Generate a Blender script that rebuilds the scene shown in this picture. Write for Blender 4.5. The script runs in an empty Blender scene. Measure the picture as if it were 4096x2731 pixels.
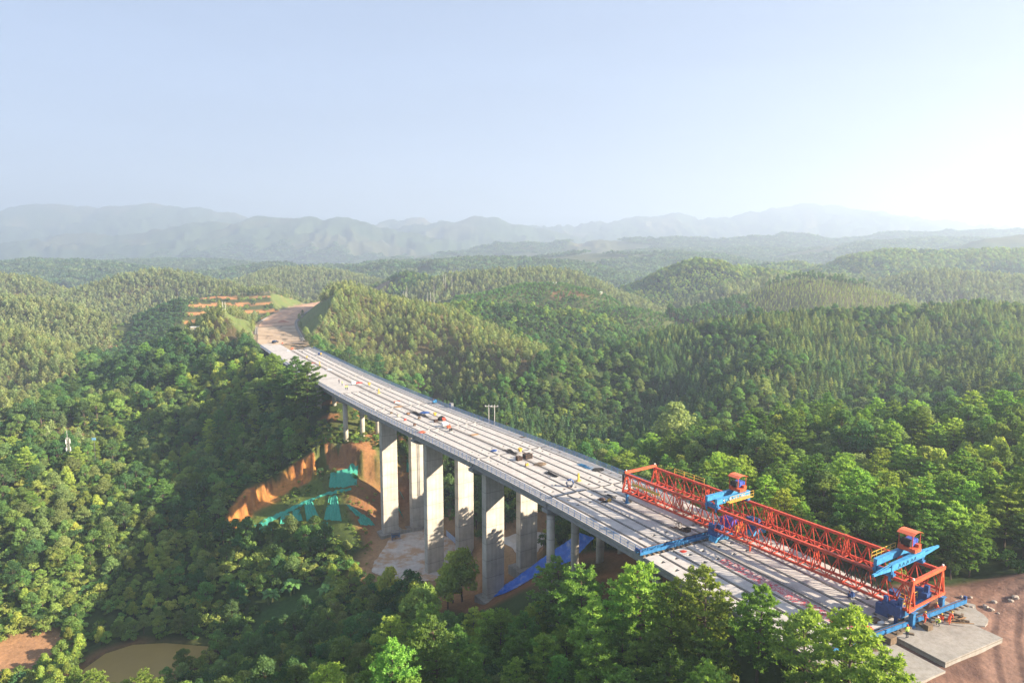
import bpy, bmesh, math, random
import numpy as np
from mathutils import Vector, Matrix

# ------------------------------------------------------------------ camera, sky, sun, exposure
scene = bpy.context.scene
COL = scene.collection
PITCH = math.radians(7.0); CAMH = 50.0; FPX = 2731.0; PW, PH = 4096.0, 2731.0
cam_d = bpy.data.cameras.new("camera"); cam = bpy.data.objects.new("camera", cam_d); COL.objects.link(cam)
cam.location = (0, 0, CAMH); cam.rotation_euler = (math.pi/2 - PITCH, 0, 0)
cam_d.sensor_width = 36.0; cam_d.lens = 36.0*FPX/PW; cam_d.clip_start = 0.5; cam_d.clip_end = 40000
scene.camera = cam
SUN_EL = math.radians(23.0); SUN_BACK = math.radians(14.0)      # sun to the right, a little behind the camera
sd = Vector((math.cos(SUN_EL)*math.cos(SUN_BACK), -math.cos(SUN_EL)*math.sin(SUN_BACK), math.sin(SUN_EL)))
world = bpy.data.worlds.new("World"); scene.world = world; world.use_nodes = True
wn = world.node_tree.nodes; wn.clear()
sky = wn.new("ShaderNodeTexSky"); sky.sky_type = 'NISHITA'; sky.sun_disc = False
sky.sun_elevation = SUN_EL; sky.sun_rotation = math.pi/2 + SUN_BACK
sky.altitude = 300; sky.air_density = 1.0; sky.dust_density = 2.0; sky.ozone_density = 5.0
bg = wn.new("ShaderNodeBackground"); bg.inputs[1].default_value = 0.102
wo = wn.new("ShaderNodeOutputWorld")
wb = wn.new("ShaderNodeMix"); wb.data_type = 'RGBA'; wb.blend_type = 'MULTIPLY'; wb.inputs[0].default_value = 1.0; wb.inputs[7].default_value = (0.97, 0.965, 1.085, 1)
gm = wn.new("ShaderNodeGamma"); gm.inputs[1].default_value = 0.38      # hazy air: an evener sky
world.node_tree.links.new(sky.outputs[0], gm.inputs[0]); world.node_tree.links.new(gm.outputs[0], wb.inputs[6]); tcw = wn.new("ShaderNodeTexCoord"); mpw = wn.new("ShaderNodeMapping"); mpw.inputs['Scale'].default_value = (1.2, 1.2, 7.0); nzw = wn.new("ShaderNodeTexNoise"); nzw.inputs['Scale'].default_value = 1.6; nzw.inputs['Detail'].default_value = 6
mrw = wn.new("ShaderNodeMapRange"); mrw.inputs[1].default_value = 0.35; mrw.inputs[2].default_value = 0.7; mrw.inputs[3].default_value = 0.965; mrw.inputs[4].default_value = 1.06; wc = wn.new("ShaderNodeMix"); wc.data_type = 'RGBA'; wc.blend_type = 'MULTIPLY'; wc.inputs[0].default_value = 1.0   # thin uneven cirrus
for a_, b_ in ((tcw.outputs['Generated'], mpw.inputs[0]), (mpw.outputs[0], nzw.inputs['Vector']), (nzw.outputs['Fac'], mrw.inputs[0]), (mrw.outputs[0], wc.inputs[7]), (wb.outputs[2], wc.inputs[6]), (wc.outputs[2], bg.inputs[0])): world.node_tree.links.new(a_, b_)
world.node_tree.links.new(bg.outputs[0], wo.inputs[0])
sun_d = bpy.data.lights.new("sun", 'SUN'); sun = bpy.data.objects.new("sun", sun_d); COL.objects.link(sun)
sun_d.energy = 5.0; sun_d.angle = math.radians(0.6); sun_d.color = (1.0, 0.84, 0.64)
sun.rotation_euler = sd.to_track_quat('Z', 'Y').to_euler()
scene.view_settings.view_transform = 'Standard'; scene.view_settings.look = 'None'
scene.view_settings.exposure = 2.2; scene.view_settings.gamma = 1.0
cy = scene.cycles
cy.max_bounces = 7; cy.diffuse_bounces = 4; cy.glossy_bounces = 1; cy.transmission_bounces = 4; cy.transparent_max_bounces = 8
cy.volume_bounces = 2; cy.use_denoising = True; cy.caustics_reflective = False; cy.caustics_refractive = False
cy.sample_clamp_indirect = 4.0
HAZE_DENSITY = 0.00034

# ------------------------------------------------------------------ helpers
RNG = np.random.default_rng(7)
random.seed(7)
CP, SP = math.cos(PITCH), math.sin(PITCH)
def ray(u, v):
    x = (u-PW/2)/FPX; y = (v-PH/2)/FPX
    return x, CP-y*SP, -(SP+y*CP)
def P(u, v, Y, drop=0.0):                       # a point of the place at forward distance Y seen at (u,v); drop lowers it to the ground
    x, f, d = ray(u, v); t = Y/f
    return (x*t, Y, CAMH+d*t-drop)
def G(u, v, z=0.0):                             # the point of the level z
    x, f, d = ray(u, v); t = (z-CAMH)/d
    return (x*t, f*t, z)
def proj(X, Y, Z):
    X = np.asarray(X, float); Y = np.asarray(Y, float); dz = np.asarray(Z, float)-CAMH
    d = Y*CP-dz*SP; up = Y*SP+dz*CP
    d = np.where(d < 0.1, 0.1, d)
    return PW/2+FPX*X/d, PH/2-FPX*up/d

def hash2(ix, iy, seed):
    n = (ix.astype(np.int64)*374761393+iy.astype(np.int64)*668265263+seed*1274126177) & 0xFFFFFFFF
    n = ((n ^ (n >> 13))*1274126177) & 0xFFFFFFFF
    return ((n ^ (n >> 16)) & 0xFFFFFF)/float(0xFFFFFF)
def vnoise(x, y, seed=0):
    x0 = np.floor(x); y0 = np.floor(y); fx = x-x0; fy = y-y0
    fx = fx*fx*(3-2*fx); fy = fy*fy*(3-2*fy)
    a = hash2(x0, y0, seed); b = hash2(x0+1, y0, seed); c = hash2(x0, y0+1, seed); d = hash2(x0+1, y0+1, seed)
    return (a*(1-fx)+b*fx)*(1-fy)+(c*(1-fx)+d*fx)*fy
def fbm(x, y, seed=0, o=4):
    s = 0; a = 0.5; t = 0
    for i in range(o):
        s = s+a*vnoise(x, y, seed+i*17); t += a; a *= 0.5; x = x*2.03+11.3; y = y*2.03-7.7
    return s/t*2-1
def sstep(a, b, x):
    t = np.clip((x-a)/(b-a), 0, 1); return t*t*(3-2*t)
def inpoly(x, y, poly):
    x = np.asarray(x); y = np.asarray(y); r = np.zeros(x.shape, bool); n = len(poly); j = n-1
    for i in range(n):
        xi, yi = poly[i][:2]; xj, yj = poly[j][:2]
        c = ((yi > y) != (yj > y)) & (x < (xj-xi)*(y-yi)/((yj-yi) if yj != yi else 1e-9)+xi)
        r ^= c; j = i
    return r
def dpoly(x, y, pts, closed=False):             # distance to a polyline, parameter of nearest point, signed side
    best = np.full(np.shape(x), 1e9); par = np.zeros(np.shape(x)); n = len(pts)
    for i in range(n if closed else n-1):
        ax, ay = pts[i][:2]; bx, by = pts[(i+1) % n][:2]
        vx, vy = bx-ax, by-ay; L2 = vx*vx+vy*vy+1e-9
        t = np.clip(((x-ax)*vx+(y-ay)*vy)/L2, 0, 1)
        d = np.hypot(x-ax-t*vx, y-ay-t*vy); m = d < best
        best = np.where(m, d, best); par = np.where(m, i+t, par)
    return best, par

# ------------------------------------------------------------------ materials
def nodes_of(name):
    m = bpy.data.materials.new(name); m.use_nodes = True; nt = m.node_tree; nt.nodes.clear(); return m, nt
def N(nt, t, **kw):
    n = nt.nodes.new(t)
    for k, v in kw.items(): setattr(n, k, v)
    return n
def L(nt, a, b): nt.links.new(a, b)
def ramp(nt, src, stops, interp='LINEAR'):
    r = N(nt, "ShaderNodeValToRGB"); r.color_ramp.interpolation = interp; e = r.color_ramp.elements
    while len(e) > 1: e.remove(e[-1])
    e[0].position = stops[0][0]; e[0].color = (*stops[0][1], 1)
    for p, c in stops[1:]:
        q = e.new(p); q.color = (*c, 1)
    L(nt, src, r.inputs[0]); return r.outputs[0]
def noise(nt, scale, detail=5, rough=0.6, coord='Object', vec=None, stretch=None):
    n = N(nt, "ShaderNodeTexNoise"); n.inputs['Scale'].default_value = scale; n.inputs['Detail'].default_value = detail
    n.inputs['Roughness'].default_value = rough
    if vec is None:
        tc = N(nt, "ShaderNodeTexCoord"); vec = tc.outputs[coord]
    if stretch:
        mp = N(nt, "ShaderNodeMapping"); mp.inputs['Scale'].default_value = stretch; L(nt, vec, mp.inputs[0]); vec = mp.outputs[0]
    L(nt, vec, n.inputs['Vector']); return n.outputs['Fac']
def mixc(nt, fac, a, b, mode='MIX'):
    m = N(nt, "ShaderNodeMix", data_type='RGBA', blend_type=mode)
    if isinstance(fac, (int, float)): m.inputs[0].default_value = fac
    else: L(nt, fac, m.inputs[0])
    for k, v in ((6, a), (7, b)):
        if isinstance(v, tuple): m.inputs[k].default_value = (*v, 1)
        else: L(nt, v, m.inputs[k])
    return m.outputs[2]
def finish(nt, col, rough=0.8, bump=None, bstr=0.3, bdist=0.05, metal=0.0, spec=0.3):
    p = N(nt, "ShaderNodeBsdfPrincipled"); o = N(nt, "ShaderNodeOutputMaterial")
    if isinstance(col, tuple): p.inputs['Base Color'].default_value = (*col, 1)
    else: L(nt, col, p.inputs['Base Color'])
    p.inputs['Roughness'].default_value = rough; p.inputs['Metallic'].default_value = metal
    p.inputs['Specular IOR Level'].default_value = spec
    if bump is not None:
        b = N(nt, "ShaderNodeBump"); b.inputs['Strength'].default_value = bstr; b.inputs['Distance'].default_value = bdist
        L(nt, bump, b.inputs['Height']); L(nt, b.outputs[0], p.inputs['Normal'])
    L(nt, p.outputs[0], o.inputs[0]); return p
def paint(name, c, rough=0.5, var=0.25, scale=1.5, metal=0.0):
    m, nt = nodes_of(name)
    f = noise(nt, scale, 6, 0.65); d = tuple(v*(1-var) for v in c); l = tuple(min(1, v*(1+var*0.6)) for v in c)
    finish(nt, ramp(nt, f, [(0.3, d), (0.7, l)]), rough, metal=metal); return m
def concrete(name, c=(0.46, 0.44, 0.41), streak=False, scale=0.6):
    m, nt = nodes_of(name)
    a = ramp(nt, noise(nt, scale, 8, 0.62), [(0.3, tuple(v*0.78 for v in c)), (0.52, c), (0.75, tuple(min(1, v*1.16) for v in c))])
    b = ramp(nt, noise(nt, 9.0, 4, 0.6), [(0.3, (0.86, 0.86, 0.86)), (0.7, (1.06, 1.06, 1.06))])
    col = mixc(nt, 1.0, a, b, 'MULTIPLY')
    if streak:
        s = ramp(nt, noise(nt, 1.0, 5, 0.6, stretch=(1.6, 1.6, 0.05)), [(0.42, (1.03, 1.03, 1.02)), (0.72, (0.80, 0.77, 0.72))])
        col = mixc(nt, 1.0, col, s, 'MULTIPLY')
        tc = N(nt, "ShaderNodeTexCoord"); sx = N(nt, "ShaderNodeSeparateXYZ"); L(nt, tc.outputs['Object'], sx.inputs[0])
        w = N(nt, "ShaderNodeMath", operation='FRACT'); q = N(nt, "ShaderNodeMath", operation='MULTIPLY'); q.inputs[1].default_value = 1/4.5
        L(nt, sx.outputs[2], q.inputs[0]); L(nt, q.outputs[0], w.inputs[0])
        ln = ramp(nt, w.outputs[0], [(0.0, (0.58, 0.56, 0.54)), (0.022, (0.60, 0.58, 0.56)), (0.034, (0.93, 0.93, 0.93)), (0.5, (1.03, 1.02, 1.0)), (1.0, (0.95, 0.95, 0.95))])
        col = mixc(nt, 1.0, col, ln, 'MULTIPLY')
    finish(nt, col, 0.85, noise(nt, 14, 3), 0.15, 0.02); return m
def leafmat(name, spread=0.32, trans=0.48):
    m, nt = nodes_of(name)
    at = N(nt, "ShaderNodeAttribute"); at.attribute_name = "tint"
    oi = N(nt, "ShaderNodeObjectInfo")
    hv = N(nt, "ShaderNodeHueSaturation")
    mr = N(nt, "ShaderNodeMapRange"); mr.inputs[3].default_value = 3.1*(1-spread); mr.inputs[4].default_value = 3.1*(1+spread)
    L(nt, oi.outputs['Random'], mr.inputs[0]); L(nt, mr.outputs[0], hv.inputs['Value'])
    wn_ = N(nt, "ShaderNodeTexWhiteNoise", noise_dimensions='1D'); L(nt, oi.outputs['Random'], wn_.inputs['W'])
    mh = N(nt, "ShaderNodeMapRange"); mh.inputs[3].default_value = 0.468; mh.inputs[4].default_value = 0.520
    L(nt, wn_.outputs['Value'], mh.inputs[0]); L(nt, mh.outputs[0], hv.inputs['Hue'])
    L(nt, at.outputs['Color'], hv.inputs['Color'])
    d = N(nt, "ShaderNodeBsdfDiffuse"); t = N(nt, "ShaderNodeBsdfTranslucent"); mx = N(nt, "ShaderNodeMixShader")
    mx.inputs[0].default_value = trans
    L(nt, hv.outputs[0], d.inputs[0])
    yl = mixc(nt, 1.0, hv.outputs[0], (1.15, 1.15, 0.55), 'MULTIPLY'); L(nt, yl, t.inputs[0])
    L(nt, d.outputs[0], mx.inputs[1]); L(nt, t.outputs[0], mx.inputs[2])
    o = N(nt, "ShaderNodeOutputMaterial"); L(nt, mx.outputs[0], o.inputs[0]); return m
M = {}
M['leaf'] = leafmat("foliage")
M['bark'] = paint("bark", (0.13, 0.095, 0.07), 0.9, 0.4, 4)
M['palebark'] = paint("pale_bark", (0.30, 0.24, 0.19), 0.9, 0.35, 4)
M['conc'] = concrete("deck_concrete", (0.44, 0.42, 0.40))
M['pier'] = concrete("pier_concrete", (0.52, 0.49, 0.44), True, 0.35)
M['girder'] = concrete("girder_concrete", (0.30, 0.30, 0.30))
M['slab'] = concrete("slab_concrete", (0.31, 0.295, 0.27), True, 0.25)
M['orange'] = paint("orange_red_paint", (0.52, 0.068, 0.032), 0.5, 0.36, 1.6)
M['brightorange'] = paint("bright_orange_paint", (0.58, 0.105, 0.042), 0.5, 0.28, 1.4)
M['blue'] = paint("blue_paint", (0.03, 0.165, 0.37), 0.5, 0.4, 1.8)
M['lightblue'] = paint("light_blue_paint", (0.05, 0.26, 0.50), 0.5, 0.35, 1.6)
M['navy'] = paint("dark_blue_paint", (0.03, 0.075, 0.23), 0.55, 0.4, 2)
M['yellow'] = paint("yellow_paint", (0.60, 0.38, 0.06), 0.55, 0.25, 2)
M['black'] = paint("black_rubber", (0.022, 0.021, 0.02), 0.8, 0.3, 3)
M['rust'] = paint("rusty_steel", (0.12, 0.06, 0.035), 0.85, 0.4, 3)
M['wood'] = paint("weathered_timber", (0.16, 0.115, 0.075), 0.85, 0.45, 2.5)
M['lightwood'] = paint("plank_timber", (0.36, 0.22, 0.11), 0.8, 0.35, 2.5)
M['white'] = paint("white_paint", (0.75, 0.75, 0.73), 0.5, 0.12, 2)
M['grey'] = paint("grey_steel", (0.22, 0.225, 0.23), 0.55, 0.3, 2, 0.3)
M['red'] = paint("red_plastic", (0.55, 0.06, 0.035), 0.6, 0.25, 3)
M['hivis'] = paint("high_visibility_yellow", (0.55, 0.80, 0.06), 0.7, 0.12, 8)
M['workorange'] = paint("orange_workwear", (0.78, 0.11, 0.045), 0.8, 0.18, 8)
M['trousers'] = paint("dark_trousers", (0.03, 0.035, 0.06), 0.85, 0.3, 8)
M['skin'] = paint("skin", (0.38, 0.22, 0.15), 0.6, 0.1, 8)
M['rope'] = paint("steel_cable", (0.05, 0.05, 0.05), 0.6, 0.2, 8)
def joint_material():
    m, nt = nodes_of("wet_joint_formwork")
    a = ramp(nt, noise(nt, 0.8, 6, 0.65), [(0.3, (0.055, 0.042, 0.032)), (0.7, (0.15, 0.115, 0.085))])
    tc = N(nt, "ShaderNodeTexCoord"); sx = N(nt, "ShaderNodeSeparateXYZ"); L(nt, tc.outputs['Object'], sx.inputs[0])
    k = ramp(nt, sx.outputs[1], [(0.0, (0, 0, 0)), (1.0, (1, 1, 1))])
    mr = N(nt, "ShaderNodeMapRange"); mr.inputs[1].default_value = 150; mr.inputs[2].default_value = 185; L(nt, sx.outputs[1], mr.inputs[0])
    b = ramp(nt, noise(nt, 0.35, 2, 0.5), [(0.47, (0, 0, 0)), (0.5, (1, 1, 1))], 'CONSTANT')
    f = N(nt, "ShaderNodeMath", operation='MULTIPLY'); L(nt, mr.outputs[0], f.inputs[0]); L(nt, b, f.inputs[1])
    col = mixc(nt, f.outputs[0], a, (0.13, 0.19, 0.19))
    finish(nt, col, 0.9); return m
M['joint'] = joint_material()
def netmat(name, c, alpha):
    m, nt = nodes_of(name)
    d = N(nt, "ShaderNodeBsdfDiffuse"); t = N(nt, "ShaderNodeBsdfTransparent"); mx = N(nt, "ShaderNodeMixShader")
    col = ramp(nt, noise(nt, 1.2, 5), [(0.3, tuple(v*0.75 for v in c)), (0.7, c)]); L(nt, col, d.inputs[0])
    mx.inputs[0].default_value = alpha; L(nt, t.outputs[0], mx.inputs[1]); L(nt, d.outputs[0], mx.inputs[2])
    o = N(nt, "ShaderNodeOutputMaterial"); L(nt, mx.outputs[0], o.inputs[0]); return m
M['mesh'] = netmat("wire_mesh", (0.42, 0.47, 0.54), 0.55)
M['net'] = netmat("green_debris_net", (0.08, 0.44, 0.33), 0.9)

# ------------------------------------------------------------------ mesh builder and scene bookkeeping
class MB:
    def __init__(s): s.v = []; s.f = []; s.m = []; s.mi = 0
    def quad(s, a, b, c, d):
        n = len(s.v); s.v += [tuple(a), tuple(b), tuple(c), tuple(d)]; s.f.append((n, n+1, n+2, n+3)); s.m.append(s.mi)
    def hexa(s, p):                              # 8 corners: bottom 0-3, top 4-7
        n = len(s.v); s.v += [tuple(q) for q in p]
        for f in ((3, 2, 1, 0), (4, 5, 6, 7), (0, 1, 5, 4), (1, 2, 6, 5), (2, 3, 7, 6), (3, 0, 4, 7)):
            s.f.append(tuple(n+i for i in f)); s.m.append(s.mi)
    def box(s, c, d, rz=0.0, R=None):
        c = Vector(c); R = R or Matrix.Rotation(rz, 3, 'Z'); x, y, z = d[0]/2, d[1]/2, d[2]/2
        s.hexa([c+R @ Vector(q) for q in ((-x, -y, -z), (x, -y, -z), (x, y, -z), (-x, y, -z), (-x, -y, z), (x, -y, z), (x, y, z), (-x, y, z))])
    def bar(s, a, b, w, h=None, up=(0, 0, 1), w2=None, h2=None):
        a = Vector(a); b = Vector(b); h = h or w; d = (b-a); u = Vector(up)
        if d.length < 1e-6: return
        d.normalize()
        if abs(d.dot(u)) > 0.98: u = Vector((1, 0, 0))
        x = d.cross(u).normalized(); z = x.cross(d).normalized(); w2 = w2 or w; h2 = h2 or h
        q = []
        for p, ww, hh in ((a, w, h), (b, w2, h2)):
            q.append([p-x*ww/2-z*hh/2, p+x*ww/2-z*hh/2, p+x*ww/2+z*hh/2, p-x*ww/2+z*hh/2])
        n = len(s.v); s.v += [tuple(k) for k in q[0]+q[1]]
        for f in ((0, 1, 2, 3), (7, 6, 5, 4), (0, 4, 5, 1), (1, 5, 6, 2), (2, 6, 7, 3), (3, 7, 4, 0)):
            s.f.append(tuple(n+i for i in f)); s.m.append(s.mi)
    def tube(s, pts, rad, n=8, cap=True):
        pts = [Vector(p) for p in pts]; rad = rad if hasattr(rad, '__len__') else [rad]*len(pts); base = len(s.v)
        for i, p in enumerate(pts):
            d = (pts[min(i+1, len(pts)-1)]-pts[max(i-1, 0)]).normalized()
            u = Vector((0, 0, 1)) if abs(d.z) < 0.95 else Vector((1, 0, 0))
            x = d.cross(u).normalized(); z = x.cross(d)
            for k in range(n):
                a = 2*math.pi*k/n; s.v.append(tuple(p+(x*math.cos(a)+z*math.sin(a))*rad[i]))
        for i in range(len(pts)-1):
            for k in range(n):
                a = base+i*n+k; b = base+i*n+(k+1) % n; s.f.append((a, b, b+n, a+n)); s.m.append(s.mi)
        if cap:
            s.f.append(tuple(base+k for k in range(n))[::-1]); s.m.append(s.mi)
            s.f.append(tuple(base+(len(pts)-1)*n+k for k in range(n))); s.m.append(s.mi)
    def build(s, name, mats, parent=None, smooth=False, fix=True):
        me = bpy.data.meshes.new(name); me.from_pydata(s.v, [], s.f)
        mats = mats if isinstance(mats, (list, tuple)) else [mats]
        for k in mats: me.materials.append(M[k] if isinstance(k, str) else k)
        me.polygons.foreach_set('material_index', s.m)
        if smooth: me.polygons.foreach_set('use_smooth', [True]*len(me.polygons))
        if fix:
            b = bmesh.new(); b.from_mesh(me); bmesh.ops.recalc_face_normals(b, faces=b.faces); b.to_mesh(me); b.free()
        me.update(); o = bpy.data.objects.new(name, me); COL.objects.link(o)
        if parent: o.parent = parent
        return o
def tag(o, label=None, cat=None, group=None, kind=None):
    if label: o['label'] = label
    if cat: o['category'] = cat
    if group: o['group'] = group
    if kind: o['kind'] = kind
    return o
def thing(name, loc, rz, label, cat, group=None):
    o = bpy.data.objects.new(name, None); COL.objects.link(o); o.location = loc; o.rotation_euler = (0, 0, rz)
    o.empty_display_size = 0.5
    return tag(o, label, cat, group)
def np_mesh(name, V, F, mats, tint=None, smooth=False, mi=None):
    me = bpy.data.meshes.new(name); nv, nf = len(V), len(F); k = F.shape[1]
    me.vertices.add(nv); me.vertices.foreach_set('co', np.ascontiguousarray(V, np.float32).ravel())
    me.loops.add(nf*k); me.loops.foreach_set('vertex_index', np.ascontiguousarray(F, np.int32).ravel())
    me.polygons.add(nf); me.polygons.foreach_set('loop_start', np.arange(0, nf*k, k, dtype=np.int32))
    me.polygons.foreach_set('loop_total', np.full(nf, k, np.int32))
    if smooth: me.polygons.foreach_set('use_smooth', np.ones(nf, bool))
    for q in mats: me.materials.append(q)
    if mi is not None: me.polygons.foreach_set('material_index', mi.astype(np.int32))
    me.update(calc_edges=True)
    if tint is not None:
        a = me.attributes.new("tint", 'FLOAT_COLOR', 'FACE' if len(tint) == nf else 'POINT')
        c = np.ones((len(tint), 4), np.float32); c[:, :3] = tint; a.data.foreach_set('color', c.ravel())
    me.validate(); return me

# ------------------------------------------------------------------ the line of the bridge and road
_s = -180+1.2030075*np.arange(500)
_h = np.interp(_s, [-60, 60, 180, 300, 420], np.radians([-26.39, -34.57, -30.06, -28.56, -27.05]))
_h = np.convolve(np.pad(_h, 15, mode='edge'), np.ones(31)/31, 'valid')
_x = np.cumsum(np.sin(_h))*1.2030075; _y = np.cumsum(np.cos(_h))*1.2030075
_i0 = np.argmin(abs(_s)); _x += 20.94-_x[_i0]; _y += 136.84-_y[_i0]
def BR(s, off=0.0, z=0.0):
    h = float(np.interp(s, _s, _h)); x = float(np.interp(s, _s, _x)); y = float(np.interp(s, _s, _y))
    return Vector((x+off*math.cos(h), y-off*math.sin(h), z))
def BH(s): return -float(np.interp(s, _s, _h))   # rotation about z that turns +y along the bridge
ROAD = [tuple(BR(s)[:2]) for s in (268, 285, 304)]+[(-150, 436), (-164.5, 475), (-174.5, 504), (-184, 534), (-198, 600), (-207, 651), (-212, 702), (-211, 760), (-198, 830), (-175, 900)]
def resample(pts, step):
    p = np.array([q[:2] for q in pts], float)
    for _ in range(3):                           # corner cutting
        q = [p[0]]
        for a, b in zip(p[:-1], p[1:]): q += [a*0.75+b*0.25, a*0.25+b*0.75]
        q.append(p[-1]); p = np.array(q)
    d = np.r_[0, np.cumsum(np.hypot(*np.diff(p, axis=0).T))]; n = int(d[-1]/step)+1
    t = np.linspace(0, d[-1], n); return np.c_[np.interp(t, d, p[:, 0]), np.interp(t, d, p[:, 1])]
ROADC = resample(ROAD, 6.0)
AXIS = [tuple(BR(s)[:2]) for s in range(-70, 300, 10)]
# ------------------------------------------------------------------ the land
NEAR = [ # x, y, ground height: abutment, valley under the bridge, far abutment, left hillside, foreground, right bank
 (50,86,-1.6),(62,88,-1.6),(75,85,-1.3),(90,95,-1),(60,70,-2.4),(80,65,-2.6),(46,75,-4),(110,85,-.5),(70,100,-1.8),(82,104,-.6),
 (27,113,-11),(40,120,-8),(9,139,-23),(14,142,-18),(22,147,-17),(-5,168,-37.5),(5,175,-32.5),(-24,196,-44.3),(-15,202,-41),(-43,222,-42.8),(-32,230,-43.2),
 (-60,250,-19.5),(-50,257,-19),(-75,275,-13),(-95,300,-6),(-85,310,-5),(-120,345,-2.5),(-110,352,-2),(-140,395,-1),(-125,400,-1),
 (-57,238,-24),(-66,242,-25),(-52,205,-43),(-66,227,-43),(-90,222,-46),(-80,205,-46),(-66,186,-48),(-97,241,-34),
 (-103,262,-31),(-100,285,-19),(-98,312,-5),(-118,300,-18),(-128,330,-14),(-150,365,-8),
 (-117,380,-6),P(870,1655,300,9),P(756,1476,380,9),P(506,1571,340,9),P(357,1595,320,9),P(208,1708,280,9),P(0,1770,260,9),
 P(600,1800,282,8),P(400,2000,228,8),P(700,2200,205,8),P(200,2300,190,7),P(900,2350,190,6),P(100,2000,225,8),(-135,160,-55),(-112,150,-55),
 (-95,168,-55),(-85,158,-55),(-75,172,-55),(-110,172,-54.5),(-70,150,-50),
 P(1650,2610,105,7.5),P(1130,2731,98,8.5),P(800,2650,130,9),P(1300,2450,150,8),P(1750,2500,130,8),P(2300,2400,118,11),P(2500,2350,105,11),
 P(2830,2280,92,13),P(3100,2420,80,13),P(3100,2731,68,13),P(3500,2700,66,12),P(2000,2731,85,11),
 P(2570,1757,215,11),P(2846,1686,210,11),P(3247,1624,190,11),P(3650,1660,175,11),P(4096,1606,170,11),P(3400,1850,150,11),P(3000,1800,175,11),P(2700,1950,150,11),
 (5,222,-22),(26,196,-19),(-16,243,-22),(75,116,-1),(62,128,-3),(52,140,-7),(95,122,1),(125,112,2.5),
 (60,265,-30),(100,270,-28),(150,255,-20),(20,260,-36),(0,240,-40),(-10,270,-37),(-35,290,-31),(-62,325,-24),(-80,360,-16),
 (-200,305,-50),(-265,340,-58),(-150,430,-36),(-250,450,-60),(40,330,-46),(100,340,-36),(180,330,-12),(0,400,-46),(-60,400,-14),(60,430,-54),
 (-300,200,-45),(-220,120,-50),(200,200,0),(260,300,-5),(170,90,3),(0,50,-15),(120,40,-5),(-120,60,-40),(0,-40,-20)]
NA = np.array(NEAR, float)
def tps_fit(A, lam=6.0):
    n = len(A); d2 = ((A[:, None, :2]-A[None, :, :2])**2).sum(-1); K = 0.5*d2*np.log(d2+1e-9)
    Pm = np.c_[np.ones(n), A[:, :2]]; S = np.zeros((n+3, n+3)); S[:n, :n] = K+lam*np.eye(n); S[:n, n:] = Pm; S[n:, :n] = Pm.T
    return np.linalg.solve(S, np.r_[A[:, 2], 0, 0, 0])
TW = tps_fit(NA/np.array([100., 100., 1.]), 0.003)
def tps(x, y):
    x = x/100.; y = y/100.; r = TW[-3]+TW[-2]*x+TW[-1]*y
    for (a, b, _), w in zip(NA/np.array([100., 100., 1.]), TW[:-3]):
        d2 = (x-a)**2+(y-b)**2; r = r+w*0.5*d2*np.log(d2+1e-9)
    return r
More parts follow.
